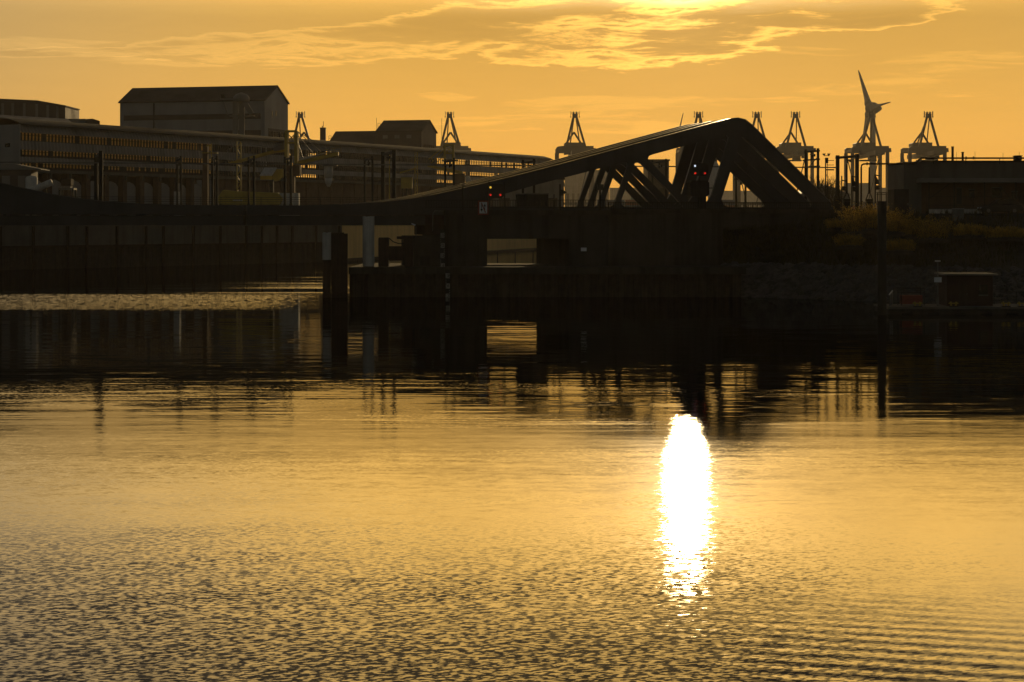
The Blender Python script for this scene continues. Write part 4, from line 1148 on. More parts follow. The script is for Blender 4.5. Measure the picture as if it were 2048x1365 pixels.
MB().frame(Mx).box(10.6, 10.9, -.35, -.125, 20, ze - .2).build('downpipe', M['roof'], g)
mb = MB().frame(Mx); mb.box(44.805, 44.9, 2.5, 15, 10, PZ(256, 565)); mb.build('gable_cladding', M['dark_clad'], g)
mb = MB().frame(Mx)
for k in range(7): mb.box(44.905, 45.2, 3.2 + k * 1.8, 3.6 + k * 1.8, 10, PZ(262, 565))
each(mb, 'gable_rib', M['brick'], g)
for y_, z_ in ((5.2, 226), (8.0, 224)):
    MB().frame(Mx).box(44.81, 44.88, y_, y_ + .7, PZ(z_ + 6, 565), PZ(z_ - 5, 565)).build('window', M['glass'], g)
# bucket elevator tower in front of the hall
d = 545
bt = thing('elevator_tower', 'pale twin shaft elevator tower with a domed head in front of the big hall', 'tower', (PX(475, d), d, 7.15))
for a, b in ((465, 475), (478, 488)): MB().box(PX(a, d), PX(b, d), d, d + 1.6, 20, PZ(204, d)).build('shaft', M['sheet'], bt)
MB().frame(Matrix.Translation((PX(482, d), d + .8, PZ(196, d)))).lathe([(2.3, -1.2), (2.2, .2), (1.5, 1.0), (.2, 1.5)], 14).build('head_cover', M['sheet'], bt, smooth=True)
MB().box(PX(441, d), PX(497, d), d - .3, d + 1.9, PZ(200.5, d), PZ(197.5, d)).build('platform', M['sheet'], bt)
MB().box(PX(441, d), PX(449, d), d, d + 1.4, PZ(197.3, d), PZ(189, d)).build('motor_box', M['steel'], bt)
mb = MB(); mb.beam(P(489, 205, d), P(503, 228, d), 1.3); mb.beam(P(447, 203, d), P(455, 230, d), .35); each(mb, 'chute', M['sheet'], bt)
MB().box(PX(459, d), PX(508, d), d - .4, d + 1.8, PZ(233, d), PZ(231.5, d)).build('walkway', M['galv'], bt)
d = 640
e1 = 7.35 + (445 - 263.5) * d / F; r1 = 7.35 + (445 - 240.8) * d / F
g, Mx = hall(754, 642, 15.0, 15.5, e1, r1, 'brown gabled hall standing higher than its neighbour, right of the dark chimney', walls='dark_clad')
mb = MB().frame(Mx)
for k in range(3): mb.box(2 + k * 4, 3.6 + k * 4, -.1, -.004, e1 - 2.2, e1 - 1.1)
each(mb, 'window', M['sheet'], g)
mb = MB().frame(Mx)
for k in range(6): mb.box(15.004, 15.2, 2.4 + k * 2, 2.9 + k * 2, 10, e1 - 4)
each(mb, 'gable_rib', M['brick'], g)
e2 = 7.35 + (445 - 290.5) * 655 / F; r2 = 7.35 + (445 - 265) * 660 / F
hall(658, 655, 17.5, 14.5, e2, r2, 'lower brown gabled hall attached to the higher one, beside the dark chimney', walls='dark_clad')
d = 690
ch = thing('chimney', 'square dark chimney with a thin antenna between the crane and the brown halls', 'chimney', (PX(645.5, d), d, 7.15))
MB().box(PX(640, d), PX(651, d), d, d + 2, 7.1, PZ(257, d)).build('shaft', M['dark_clad'], ch)
MB().box(PX(639.6, d), PX(651.4, d), d - .07, d + 2.07, PZ(257, d) + .003, PZ(255.5, d)).build('cap', M['roof'], ch)
MB().beam((PX(646.4, d), d + .6, PZ(255.4, d)), (PX(646.4, d), d + .6, PZ(243, d)), .17).beam((PX(644.3, d), d + .6, PZ(255.4, d)), (PX(644.3, d), d + .6, PZ(252, d)), .25).build('antenna', M['steel'], ch)
for px, yt, yb, dd, lab in ((753, 236, 262, 641, 'thin lightning rod left of the higher brown hall'), (883.5, 237, 266, 634, 'thin lightning rod at the right eave of the higher brown hall')):
    g = thing('lightning_rod', lab, 'rod', (PX(px, dd), dd, PZ(yb, dd)), 'lightning rods on the halls')
    MB().beam((PX(px, dd), dd, 20), (PX(px, dd), dd, PZ(yt, dd)), .11).build('rod', M['steel'], g)
for px, y0, y1, dd, lab in ((758, 247, 256, 641, 'small roof ladder cage beside the higher brown hall'), (660, 272, 280, 650, 'small roof ladder cage at the left end of the lower brown hall')):
    g = thing('ladder_cage', lab, 'ladder', (PX(px, dd), dd, PZ(y1, dd)), 'roof ladder cages')
    mb = MB(); a, b = PX(px - 2.3, dd), PX(px + 2.3, dd); za, zb = PZ(y1 + 12, dd), PZ(y0, dd)
    for x in (a, b): mb.beam((x, dd, za), (x, dd, zb), .12)
    for q in (1.0, .72, .45): mb.beam((a, dd, za + (zb - za) * q), (b, dd, za + (zb - za) * q), .1)
    mb.build('cage', M['steel'], g)
# halls at the far left
d = 620
g = thing('industrial_hall', 'dark hall with pale vertical strips at the top left edge', 'hall', (PX(40, d), d, 7.15))
xa, xk, xb = PX(-160, d), PX(75, d), PX(130.5, d)
MB().prism([(xa, d, 7.1), (xb, d, 7.1), (xb, d, PZ(213.5, d)), (xk, d, PZ(203.5, d)), (xa, d, PZ(193, d))], (0, 20, 0)).build('walls', M['dark_clad'], g)
mb = MB()
for a, b in ((xa, xk), (xk, xb)):
    za = PZ(193, d) if a == xa else PZ(203.5, d); zb = PZ(203.5, d) if b == xk else PZ(213.5, d)
    mb.prism([(a, d - .3, za + .02), (b + .2, d - .3, zb + .02), (b + .2, d - .3, zb + .35), (a, d - .3, za + .35)], (0, 20.6, 0))
mb.build('roof', M['roof'], g)
mb = MB()
for px in (3, 23, 46, 71, 93, 112): mb.box(PX(px, d), PX(px + 5, d), d - .1, d - .004, 26, PZ(207 + max(0, px - 60) * .12, d))
each(mb, 'wall_strip', M['sheet'], g)
d = 575
g = thing('industrial_hall', 'small pale hall with low pitched roof right of the pale striped dark hall', 'hall', (PX(165, d), d, 7.15))
MB().prism([(PX(112, d), d, 7.1), (PX(171, d), d, 7.1), (PX(171, d), d, PZ(239.5, d)), (PX(112, d), d, PZ(239.5, d))], (0, 9, 0)).build('front_wall', M['sheet'], g)
MB().prism([(PX(171, d), d, 7.1), (PX(171, d) + 3.3, d + 4, 7.1), (PX(171, d) + 3.3, d + 4, PZ(241, d)), (PX(171, d) + 1.6, d + 2, PZ(237, d)), (PX(171, d), d, PZ(240, d))], (-8, 6, 0)).build('side_wall', M['dark_clad'], g)
MB().box(PX(110, d), PX(172, d), d - .3, d + 7, PZ(239.4, d), PZ(238.2, d)).build('roof', M['sheet'], g)
d = 520
g = thing('roof_gallery', 'long grey pitched roof behind the left end of the slotted gallery', 'building', (PX(60, d), d, 7.15))
MB().prism([(PX(-120, d), d, 7.1), (PX(146, d), d, 7.1), (PX(146, d), d, PZ(251, d)), (PX(-120, d), d, PZ(238, d))], (0, 9, 0)).build('walls', M['dark_clad'], g)
a, b, c, e = P(-122, 238.5, d - .4), P(147, 251.3, d - .4), P(135, 241, d + 9), P(-122, 226, d + 9)
MB().add([a, b, c, e] + [q + Vector((0, 0, .4)) for q in (a, b, c, e)], [(3, 2, 1, 0), (4, 5, 6, 7), (0, 1, 5, 4), (1, 2, 6, 5), (2, 3, 7, 6), (3, 0, 4, 7)]).build('roof', M['sheet'], g)

# ------------------------------------------------------------------ yard of the far bank
d = 345
g = thing('loading_shed', 'low loading shed with a pale sloping roof edge at the left edge', 'shed', (PX(40, d), d, 7.15))
MB().box(PX(-80, d), PX(62, d), d, d + 5, 7.1, PZ(338, d)).build('walls', M['dark_clad'], g)
MB().prism([P(-80, 325, d - .5), P(28, 328, d - .5), P(82, 338.5, d - .5), P(82, 340, d - .5), P(-80, 340, d - .5)], (0, 6.5, 0)).build('roof', M['sheet'], g)
mb = MB()
for k in range(4): mb.box(PX(-60 + k * 32, d), PX(-44 + k * 32, d), d - .1, d - .004, 8, PZ(352, d))
each(mb, 'gate', M['sheet'], g)
d = 338
g = thing('silo', 'pale round topped silo left of the slanted conveyor tube', 'silo', (PX(63, d), d, 7.15))
MB().frame(Matrix.Translation((PX(63, d), d, 7.1))).lathe([(1.0, 0), (1.0, PZ(357, d) - 7.1), (.8, PZ(353.5, d) - 7.1), (.3, PZ(352, d) - 7.1)], 18).build('silo_shell', M['white'], g, smooth=True)
MB().frame(Matrix.Translation((PX(63, d), d, 7.1))).lathe([(1.06, 2.0), (1.06, 2.15)], 18).build('hoop', M['galv'], g)
d = 330
g = thing('conveyor_tube', 'pale slanted conveyor tube rising right from behind the bridge', 'conveyor', P(60, 388, d))
MB().tube(P(48, 388, d), P(104, 364.5, d), .55, n=12).build('tube', M['white'], g, smooth=True)
mb = MB()
for px, y in ((62, 382), (92, 369.5)): mb.beam((PX(px, d), d, 7.1), (PX(px, d), d, PZ(y, d)), .22)
each(mb, 'trestle', M['steel'], g)
d = 335
g = thing('loading_machine', 'small dark loading machine on legs beside the conveyor tube', 'machine', (PX(134, d), d, 7.15))
MB().box(PX(122, d), PX(142, d), d, d + 2, PZ(372, d), PZ(358, d)).build('housing', M['rust'], g, bevel=.05)
MB().box(PX(117, d), PX(148, d), d - .3, d + 2.3, PZ(380, d), PZ(376.5, d)).build('platform', M['galv'], g)
mb = MB()
for px in (119, 146):
    for yy in (d, d + 2): mb.beam((PX(px, d), yy, 7.1), (PX(px, d), yy, PZ(376, d)), .25)
each(mb, 'leg', M['steel'], g)
MB().box(PX(124, d), PX(140, d), d + .2, d + 1.8, PZ(376.4, d), PZ(372.2, d)).build('hopper', M['sheet'], g)
d = 325
g = thing('equipment_cabinet', 'pale tall cabinet at the foot of the leftmost slim post pair', 'cabinet', (PX(353, d), d, 7.15))
MB().box(PX(347.5, d), PX(359.5, d), d, d + .9, 7.1, PZ(383.5, d)).build('body', M['white'], g, bevel=.03)
MB().box(PX(347, d), PX(360, d), d - .06, d + .96, PZ(383.4, d), PZ(382.4, d)).build('lid', M['galv'], g)

# yellow ship loaders on the far quay
def lattice(mb, p, q, w, n, r):
    p, q = Vector(p), Vector(q)
    for i in (-1, 1):
        for j in (-1, 1):
            mb.beam(p + Vector((i * w / 2, j * w / 2, 0)), q + Vector((i * w / 2, j * w / 2, 0)), r)
    for k in range(n):
        a, b = p.lerp(q, k / n), p.lerp(q, (k + 1) / n); sgn = 1 if k % 2 else -1
        for j in (-1, 1): mb.beam(a + Vector((-sgn * w / 2, j * w / 2, 0)), b + Vector((sgn * w / 2, j * w / 2, 0)), r * .7)
        mb.beam(b + Vector((-w / 2, -w / 2, 0)), b + Vector((w / 2, -w / 2, 0)), r * .7)
d = 368
sl = thing('ship_loader', 'yellow ship loader with a tall gantry, raised conveyor boom and hanging spout', 'ship loader', (PX(580, d), d, 7.15))
mb = MB()
for a in (572, 592): 
    for yy in (0, 2.4): mb.beam((PX(a, d), d + yy, PZ(333, d)), (PX(a + (0 if a > 580 else 1), d), d + yy, PZ(262, d)), .62 if yy == 0 else .45, .5)
mb.beam(P(571, 263, d), P(594, 263, d), .4); mb.beam(P(572, 286, d), P(594, 286, d), .3)
mb.beam(P(571, 264, d + 2.4), P(594, 286, d + 2.4), .16); mb.beam(P(594, 264, d + 2.4), P(573, 286, d + 2.4), .16)
mb.build('gantry', M['yellow'], sl)
MB().box(PX(566, d), PX(600, d), d - .5, d + 3, PZ(352, d), PZ(331, d)).build('slewing_body', M['brick'], sl)
bm = MB().prism([P(597, 322, d), P(676, 304, d), P(676, 311, d), P(597, 329.5, d)], (0, 2.4, 0)).build('boom', M['yellow'], sl)
MB().prism([P(598, 319.5, d - .1), P(660, 302.5, d - .1), P(660, 304.3, d - .1), P(598, 321.6, d - .1)], (0, 2.7, 0)).build('boom_cover', M['white'], bm)
mb = MB(); pipe_rail(mb, P(640, 312, d - .4), P(682, 306.5, d - .4), 1.0, 2, 1.2, .03); mb.build('guard_rail', M['yellow'], bm)
mb = MB()
for q in ((595, 264, 642, 304), (595, 270, 627, 308), (594, 280, 606, 316), (595, 264, 660, 301)): mb.beam(P(q[0], q[1], d + 1), P(q[2], q[3], d + 1), .12)
each(mb, 'stay_cable', M['galv'], sl)
MB().frame(Matrix.Translation((PX(656, d), d + 1, 0))).lathe([(.78, PZ(356, d)), (.85, PZ(332, d))], 14).lathe([(.25, PZ(374, d)), (.6, PZ(366, d)), (.75, PZ(356.2, d))], 14).build('spout', M['white'], sl, smooth=True)
MB().box(PX(643, d), PX(674, d), d - .3, d + 2.3, PZ(332, d), PZ(330.4, d)).build('spout_platform', M['galv'], sl)
tail = MB().prism([P(455, 326, d + 4), P(545, 301, d + 4), P(570, 294, d + 4), P(570, 304, d + 4), P(548, 306, d + 4), P(465, 329, d + 4)], (0, 2, 0)).build('tail_boom', M['yellow'], sl)
MB().prism([P(545, 297, d + 3.6), P(558, 290, d + 3.6), P(570, 288, d + 3.6), P(570, 299, d + 3.6), P(548, 303, d + 3.6)], (0, 2.6, 0)).build('transfer_hood', M['sheet'], tail)
MB().box(PX(574, d), PX(588, d), d, d + 2.5, 7.1, PZ(352.3, d)).build('pedestal', M['brick'], sl)
cab = thing('sloping_cabin', 'yellow slanted hopper cabin with a pale roof below the ship loader', 'cabin', P(541, 362, 362))
d = 362
MB().prism([P(520.5, 352.5, d), P(544, 352.5, d), P(544, 359.5, d), P(520.5, 359.5, d)], (1.4, 2.2, 0)).build('front', M['yellow'], cab)
a, b, c, e = P(520, 352, d - .1), P(544.3, 352, d - .1), P(553.5, 337.5, d + 2.4), P(529, 337.5, d + 2.4)
MB().add([a, b, c, e] + [q + Vector((0, 0, .18)) for q in (a, b, c, e)], [(3, 2, 1, 0), (4, 5, 6, 7), (0, 1, 5, 4), (1, 2, 6, 5), (2, 3, 7, 6), (3, 0, 4, 7)]).build('roof', M['white'], cab)
MB().prism([P(544.6, 353, d), P(553.8, 338.5, d), P(566, 338.5, d), P(566, 354, d), P(557, 361, d), P(549, 363, d)], (0, 2.2, 0)).build('chute', M['yellow'], cab)
MB().beam(P(560, 356, d + 1), P(575, 345, d + 3), .5).build('arm', M['brick'], cab)
MB().box(PX(538, d), PX(546, d), d + .5, d + 1.5, 7.1, PZ(361, d)).build('stand', M['steel'], cab)
d = 372
lt = thing('lattice_mast', 'thin yellow lattice mast with stays left of the sloping cabin', 'mast', (PX(478, d), d, 7.15))
mb = MB(); lattice(mb, (PX(478, d), d, 7.1), (PX(478, d), d, PZ(284, d)), .75, 12, .11); mb.build('mast_frame', M['yellow'], lt)
mb = MB(); mb.beam(P(474, 284, d), P(440, 320, d), .1); mb.beam(P(478, 284, d), P(533, 294, d), .1); mb.beam(P(472, 290, d), P(452, 302, d), .08); each(mb, 'stay_cable', M['galv'], lt)
tt = thing('transfer_tower', 'narrow yellow transfer tower with a railed platform at the left', 'tower', (PX(413, 376), 376, 7.15))
d = 376
MB().box(PX(405, d), PX(415, d), d, d + 1.5, 7.1, PZ(289, d)).build('shaft', M['brick'], tt)
mb = MB(); mb.beam(P(412, 292, d), P(423, 292, d), .2); mb.beam(P(423, 287, d), P(423, 324, d), .15); mb.build('hoist_frame', M['yellow'], tt)
MB().box(PX(404, d), PX(434, d), d - .4, d + 1.9, PZ(307, d), PZ(305.6, d)).build('platform', M['yellow'], tt)
hp = thing('barge_hull', 'long low yellow machine body lying behind the bridge railing', 'machine', (PX(500, 350), 350, 7.15))
d = 350
MB().prism([P(433, 398, d), P(446, 380, d), P(476, 383, d), P(556, 386, d), P(565, 398, d), P(560, 410, d), P(440, 410, d)], (0, 2.5, 0)).build('body', M['yellow'], hp, bevel=.1)
MB().box(PX(466, d), PX(485, d), d - .1, d + .9, PZ(402, d), PZ(400.3, d)).build('deck_plate', M['white'], hp)
MB().box(PX(557, d), PX(596, d), d + 1, d + 3, 7.1, PZ(386.5, d)).build('pale_block', M['white'], hp)
d = 470
s2 = thing('ship_loader', 'second yellow ship loader with a square gantry and stays, in front of the brown hall', 'ship loader', (PX(897, d), d, 7.15))
mb = MB()
for a in (889.5, 906.5): mb.beam((PX(a, d), d, PZ(345, d)), (PX(a, d), d, PZ(290.5, d)), .55)
mb.beam(P(888, 291, d), P(908, 291, d), .5); mb.beam(P(889, 307, d), P(908, 307, d), .35); mb.beam(P(890, 293, d + .3), P(906, 306, d + .3), .15); mb.beam(P(906, 293, d + .3), P(890, 306, d + .3), .15)
mb.build('gantry', M['yellow'], s2)
mb = MB()
for q in ((888, 293, 857, 319), (888, 299, 862, 327), (896, 303, 872, 327), (862.5, 316.5, 866, 322)): mb.beam(P(q[0], q[1], d + .4), P(q[2], q[3], d + .4), .16)
each(mb, 'stay_cable', M['yellow'], s2)
MB().prism([P(855, 329, d), P(905, 339, d), P(925, 343, d), P(925, 348, d), P(905, 346, d), P(855, 334, d)], (0, 2.5, 0)).build('boom', M['yellow'], s2)
MB().box(PX(905, d), PX(930, d), d, d + 3, 7.1, PZ(347.5, d)).build('pedestal', M['brick'], s2)
MB().prism([P(933, 352, d), P(938, 352, d), P(944, 365, d), P(932, 365, d)], (0, 2, 0)).build('pale_hood', M['white'], s2)
d = 440
yc = thing('machine_cabin', 'square dull yellow machine cabin right of the thick portal', 'cabin', (PX(815, d), d, 7.15))
MB().box(PX(802, d), PX(824, d), d, d + 3, PZ(377, d), PZ(355, d)).build('cabin_box', M['yellow'], yc)
MB().box(PX(801, d), PX(825, d), d - .2, d + 3.2, PZ(354.9, d), PZ(353.8, d)).build('roof', M['sheet'], yc)
mb = MB()
for px in (805, 813, 822): mb.beam((PX(px, d), d + 1, 7.1), (PX(px, d), d + 1, PZ(377.2, d)), .3)
each(mb, 'leg', M['steel'], yc)
mb = MB(); mb.beam(P(800, 346, d + 1), P(832, 337, d + 1), .5, .3); mb.build('boom', M['yellow'], yc)
g = thing('lattice_mast', 'slim yellow mast with a cross arm right of the yellow cabin', 'mast', (PX(832.5, 442), 442, 7.15))
d = 442
mb = MB(); lattice(mb, (PX(832.5, d), d, 7.1), (PX(832.5, d), d, PZ(306, d)), .6, 12, .13); mb.build('mast_frame', M['yellow'], g)
mb = MB(); mb.beam(P(832, 307, d), P(815, 321, d), .12); mb.beam(P(833, 307, d), P(860, 314, d), .12); each(mb, 'stay_cable', M['galv'], g)
d = 430
g = thing('lamp_pole', 'slim yellowish lamp pole beside the thick portal, seen through it', 'pole', (PX(779, d), d, 7.15))
MB().tube((PX(779, d), d, 7.1), (PX(779, d), d, PZ(306, d)), .18, .12, 8).build('pole', M['yellow'], g)
MB().box(PX(779, d), PX(784, d), d - .2, d + .2, PZ(316, d), PZ(313.5, d)).build('lamp_head', M['galv'], g)

# ------------------------------------------------------------------ container terminal far away
K = 1450 / F
def crane(label):
    """ship to shore crane seen along its boom; origin under the apex at quay level"""
    g = thing('container_crane', label, 'crane', (0, 0, 7.15), 'container gantry cranes on the horizon')
    z0 = 7.15
    def z(py): return PZ(py, 1450)
    hd = MB().box(-1.9, 1.9, -1.6, 1.6, z(236.5), z(228.5)).build('apex_block', M['crane'], g)
    mb = MB()
    for x in (-3.05, 3.05): mb.box(x - .14, x + .14, -1.2, 1.2, z(235.5), z(223)); mb.box(x - .6, x + .6, -.2, .2, z(235), z(233.8)); mb.box(min(x, 0), max(x, 0), -.2, .2, z(228.6), z(228))
    mb.box(-3.05, 3.05, -.1, .1, z(226.4), z(225.8))
    mb.build('apex_platform', M['crane'], hd)
    mb = MB(); mb.box(-1.7, -.4, -.7, .7, z(228), z(225)); mb.box(.4, 1.7, -.7, .7, z(228), z(225)); mb.box(-1.3, -.8, -.4, .4, z(225), z(223.4)); mb.box(.8, 1.3, -.4, .4, z(225), z(223.4)); each(mb, 'sheave', M['crane'], hd)
    for x0, x1 in ((-1.3, -6.2), (1.3, 7.6)):
        MB().beam((x0, 0, z(236)), (x1, 2, z(294)), 1.55, 1.4).build('apex_leg', M['crane'], g)
    for x0, x1 in ((-.8, -2.6), (.8, 4.2)):
        MB().beam((x0, 1, z(236)), (x1, 26, z(283)), .8).build('back_stay', M['crane'], g)
    mb = MB()
    mb.beam((0, 24, z(262)), (-5.3, 26, z(283)), 1.1); mb.beam((0, 24, z(262)), (5.0, 26, z(283)), 1.1)
    each(mb, 'rear_frame', M['crane'], g)
    MB().prism([(-7.2, 22, z(292)), (-7.2, 22, z(285)), (-6.2, 22, z(283)), (7.4, 22, z(283)), (7.4, 22, z(292))], (0, 14, 0)).build('machinery_house', M['crane'], g)
    mb = MB()
    mb.prism([(-13.6, 3, z(304)), (-13.6, 3, z(296)), (-12.2, 3, z(293)), (-9, 3, z(292)), (13.6, 3, z(292)), (13.6, 3, z(304))], (0, 2.2, 0))
    mb.prism([(-13.6, 32, z(304)), (-13.6, 32, z(296)), (-12.2, 32, z(293)), (13.6, 32, z(293)), (13.6, 32, z(304))], (0, 2.2, 0))
    for x in (-13.2, 11.4): mb.box(x, x + 1.8, 5.2, 32, z(303), z(298))
    each(mb, 'portal_beam', M['crane'], g)
    bm = MB().box(-3.4, 3.4, -36, 62, z(313), z(305)).build('boom_girder', M['crane'], g)
    mb = MB(); mb.box(-2.6, 2.6, -8, -1, z(321), z(313.2)); mb.box(2.9, 5.4, -12, -8.6, z(318), z(312)); mb.box(-6, 6, 10, 16, z(322), z(319)); each(mb, 'trolley', M['crane'], bm)
    MB().beam((-8, 4, z(306)), (15.5, 6, z(300)), 2.6, 3.0).build('walkway_box', M['crane'], g)
    for x in (-12.7, 12.7):
        for y in (4.1, 33.1):
            MB().beam((x, y, z0), (x, y, z(304)), 2.4, 2.2).build('leg', M['crane'], g)
    mb = MB()
    mb.beam((-12, 4.1, 21), (12, 4.1, 21), 1.6); mb.beam((-12, 33, 21), (12, 33, 21), 1.6)
    for x in (-12.7, 12.7): mb.beam((x, 5, 20), (x, 32, 20), 1.6)
    each(mb, 'sill_beam', M['crane'], g)
    mb = MB()
    for y in (33.1,): mb.beam((12, y, z(310)), (3.5, y, 21), .7); mb.beam((-12, y, z(310)), (-3.5, y, 21), .7)
    each(mb, 'brace', M['crane'], g)
    for x in (-12.7, 12.7):
        for y in (4.1, 33.1): MB().box(x - 1.2, x + 1.2, y - 4, y + 4, z0, z0 + 2.2).build('bogie', M['crane'], g)
    return g
CR = ((601, 'leftmost distant container crane, rising beside the gable of the big pale hall'), (899, 'distant container crane rising just right of the higher brown hall'),
      (1150, 'distant container crane standing alone left of the sloping bridge chord'), (1397, 'distant container crane whose apex peeks over the top of the bridge chord'),
      (1514, 'distant container crane partly hidden right behind the peak of the bridge truss'), (1591, 'distant container crane above the big diagonal, left of the lattice gantry'),
      (1742, 'distant container crane directly in front of the large wind turbine'), (1857, 'rightmost distant container crane, above the control building'))
c0 = crane(CR[0][1])
for i, (px, lab) in enumerate(CR):
    c = c0 if i == 0 else copy_tree(c0)
    c.location = (PX(px, 1450), 1450, 7.15); c['label'] = lab
def turbine(px, yhub, d, rb, R0, yaw, rot, blades, label, tw):
    x, zh = PX(px, d), PZ(yhub, d)
    g = thing('wind_turbine', label, 'wind turbine', (x, d, 7.15))
    MB().tube((x, d, 7.15), (x, d, zh - R0 * .3), tw, tw * .62, 18).build('tower', M['turbine'], g, smooth=True)
    Mx = Matrix.Translation((x, d, zh)) @ Matrix.Rotation(yaw, 4, 'Z')
    prof = [(.05, -1.25), (.55, -1.1), (.86, -.7), (1.0, -.2), (.98, .25), (.8, .7), (.5, 1.15), (.22, 1.5), (.03, 1.62)]
    MB().frame(Mx @ Matrix.Rotation(R(90), 4, 'Y')).lathe([(r * R0, z * R0) for r, z in prof], 20).build('nacelle', M['turbine'], g, smooth=True)
    for k in range(3):
        a = rot + k * 2.0944
        B = Mx @ Matrix.Translation((-.55 * R0, 0, 0)) @ Matrix.Rotation(a, 4, 'X')
        vs, fs = [], []
        st = ((.5, .11, .10), (.9, .15, .10), (1.6, .125, .05), (3, .10, .035), (5, .075, .02), (7.5, .04, .012), (8.1, .012, .006))
        for t, c, th in st:
            L = R0 * .8 + (t - .5) / 7.6 * (rb - R0 * .8); c *= rb * .92; th *= rb * .8
            vs += [(-c * .35, -th, L), (c * .1, -th * 1.2, L), (c * .65, 0, L), (c * .1, th * 1.2, L), (-c * .35, th, L)]
        n = 5
        for i in range(len(st) - 1):
            for q in range(n): fs.append((i * n + q, i * n + (q + 1) % n, (i + 1) * n + (q + 1) % n, (i + 1) * n + q))
        fs += [tuple(range(n - 1, -1, -1)), tuple(range(len(vs) - n, len(vs)))]
        MB().frame(B).add(vs, fs).build('blade', M['turbine'], g)
turbine(1745.5, 217, 1900, 46, 5.9, R(14.5), R(-34), 3, 'big wind turbine with an egg shaped nacelle behind a container crane', 3.9)
turbine(1354, 283, 2600, 38, 1.3, R(62), R(14), 3, 'far thin wind turbine showing one blade above the bridge chord', 1.1)

# terminal stacks and sheds seen through and beside the truss
rnd = random.Random(21)
def stack(px, d, nx, nz, mt, label):
    x = PX(px, d)
    g = thing('container_stack', label, 'containers', (x, d, 7.15), 'container stacks on the terminal')
    for i in range(nx):
        for k in range(nz - (1 if (i * 7 + int(px)) % 3 == 0 and nz > 2 else 0)):
            MB().box(x + i * 12.6, x + i * 12.6 + 12.2, d, d + 2.4, 7.15 + k * 2.6, 7.15 + k * 2.6 + 2.55).build('container', M[rnd.choice(mt)], g)
mats = ('box_red', 'box_blue', 'box_grey')
for px, dd, nx, nz, lab in ((1195, 900, 2, 4, 'container stack glimpsed behind the leftmost leaning struts'), (1262, 930, 1, 5, 'narrow tall container stack behind the crossing struts'), (1300, 900, 2, 3, 'container stack glimpsed low behind the long diagonals'),
                      (1362, 880, 1, 4, 'single column container stack glimpsed left of the signal cabinet'), (1420, 900, 1, 4, 'container stack glimpsed right of the signal cabinet'), (1452, 2500, 1, 5, 'tiny far container stack seen through the right triangular truss opening'),
                      (1612, 900, 3, 3, 'container stack behind the lattice gantry'), (1756, 900, 2, 3, 'container stack beside the gate frame at the right')):
    stack(px, dd, nx, nz, mats, lab)
def shed(px0, px1, ytop, d, label, mt='sheet', ridge=0.0, depth=22):
    g = thing('terminal_shed', label, 'shed', (PX((px0 + px1) / 2, d), d, 7.15))
    xa, xb, zt = PX(px0, d), PX(px1, d), PZ(ytop, d)
    MB().box(xa, xb, d, d + depth, 7.1, zt - .5).build('walls', M[mt], g)
    if ridge:
        MB().prism([(xa - .5, d - .6, zt - .497), (xb + .5, d - .6, zt - .497), (xb + .5, d - .6, zt - .2), ((xa + xb) / 2, d - .6, zt + ridge), (xa - .5, d - .6, zt - .2)], (0, depth + 1, 0)).build('roof', M['sheet'], g)
    else:
        MB().box(xa - .3, xb + .3, d - .3, d + depth, zt - .497, zt).build('roof', M['roof'], g)
    mb = MB(); n = max(2, int((xb - xa) / 6))
    for k in range(n):
        c = xa + (xb - xa) * (k + .5) / n; mb.box(c - 1.4, c + 1.4, d - .1, d - .004, 7.2, 7.2 + (zt - 7.2) * .55)
    each(mb, 'gate', M['roof'], g)
shed(985, 1128, 356, 520, 'long grey shed behind the pier deck cabinets', 'sheet')
shed(1130, 1218, 340, 2300, 'grey shed behind the leftmost leaning struts', 'sheet')
shed(1296, 1338, 319, 610, 'dark block seen through the left truss opening', 'dark_clad')
shed(1220, 1300, 376, 2700, 'low shed behind the crossing diagonals', 'sheet')
shed(1430, 1545, 382, 2900, 'pale distant shed filling the right triangular truss opening', 'pale')
shed(1600, 1700, 388, 480, 'low shed with a shining pitched roof behind the thick right portal', 'sheet', 2.2)
shed(1640, 1672, 375.5, 2000, 'flat distant shed behind the camera mast', 'pale')
shed(1694, 1741, 366.5, 2100, 'grey block behind the barriers and the roof pipe drop', 'pale')
shed(1740, 1810, 376, 2300, 'flat grey block left of the control building', 'pale')
shed(1783, 1812, 370, 1900, 'small grey block against the control building wing', 'pale')
tk = thing('storage_tank', 'pale upright tank glimpsed right of the signal cabinet through the truss', 'tank', (PX(1427, 700), 700, 7.15))
MB().frame(Matrix.Translation((PX(1427, 700), 700, 7.1))).lathe([(2.0, 0), (2.0, 20), (1.2, 21.3), (.2, 21.8)], 20).build('tank_shell', M['white'], tk, smooth=True)
MB().frame(Matrix.Translation((PX(1427, 700), 700, 7.1))).lathe([(2.06, 12), (2.06, 12.4)], 20).build('hoop', M['galv'], tk)

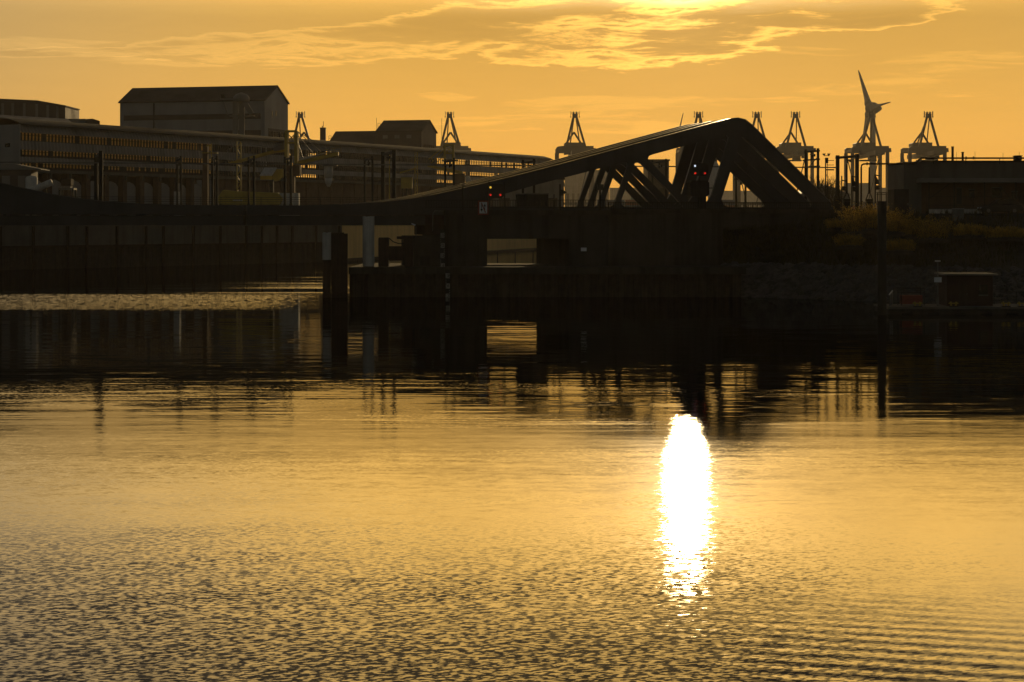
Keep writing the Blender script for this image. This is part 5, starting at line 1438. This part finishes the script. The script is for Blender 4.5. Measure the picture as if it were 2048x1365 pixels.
# bare trees beyond the yard
def bare_tree(px, ytop, d, seed, label):
    rnd = random.Random(seed); x = PX(px, d); h = PZ(ytop, d) - 7.15
    g = thing('bare_tree', label, 'tree', (x, d, 7.15), 'bare trees beyond the yard')
    tr, cr = MB(), MB()
    tr.tube((x, d, 7.1), (x, d, 7.15 + h * .45), .22, .12, 7)
    def grow(p, dr, L, r, lev, mb):
        q = p + dr * L
        mb.beam(p, q, r * 2, r * 2, r * 1.1, r * 1.1)
        if lev == 0: return
        for _ in range(3 if lev > 1 else 4):
            nd = (dr + Vector((rnd.gauss(0, .32), rnd.gauss(0, .32), rnd.uniform(.0, .35)))).normalized()
            grow(p.lerp(q, rnd.uniform(.45, 1)), nd, L * rnd.uniform(.5, .8), r * .6, lev - 1, mb)
    for k in range(6):
        a = rnd.random() * 6.28
        grow(Vector((x, d, 7.15 + h * rnd.uniform(.2, .45))), Vector((math.cos(a) * .35, math.sin(a) * .35, 1)).normalized(), h * .3, .09, 3, cr)
    tr.build('trunk', M['bark'], g); cr.build('crown', M['bark'], g)
for k, (px, yt) in enumerate(((1626, 360), (1640, 354), (1648, 360), (1659, 352), (1668, 362), (1677, 368))):
    bare_tree(px, yt, 430 + k * 6, 40 + k, ('leftmost bare tree, beside the big diagonal of the truss', 'tall bare tree right of the lattice gantry leg', 'bare tree just left of the camera mast', 'tallest bare tree just right of the camera mast', 'bare tree left of the thick right portal', 'small bare tree inside the thick right portal')[k])

# ------------------------------------------------------------------ haze over the harbour
HAZE = 0.000032
hz = MB().box(-3300, 3300, -80, 3960, -4.5, 175)
m = bpy.data.materials.new('haze_air'); m.use_nodes = True
nt = m.node_tree; nt.nodes.clear()
out = nt.nodes.new('ShaderNodeOutputMaterial'); pv = nt.nodes.new('ShaderNodeVolumePrincipled')
pv.inputs['Color'].default_value = (0.95, 0.88, 0.76, 1)
pv.inputs['Density'].default_value = HAZE
pv.inputs['Anisotropy'].default_value = 0.65
nt.links.new(pv.outputs[0], out.inputs['Volume'])
hz = hz.build('haze', m)
hz['kind'] = 'stuff'; hz['label'] = 'thin warm evening haze over the harbour'; hz['category'] = 'haze'
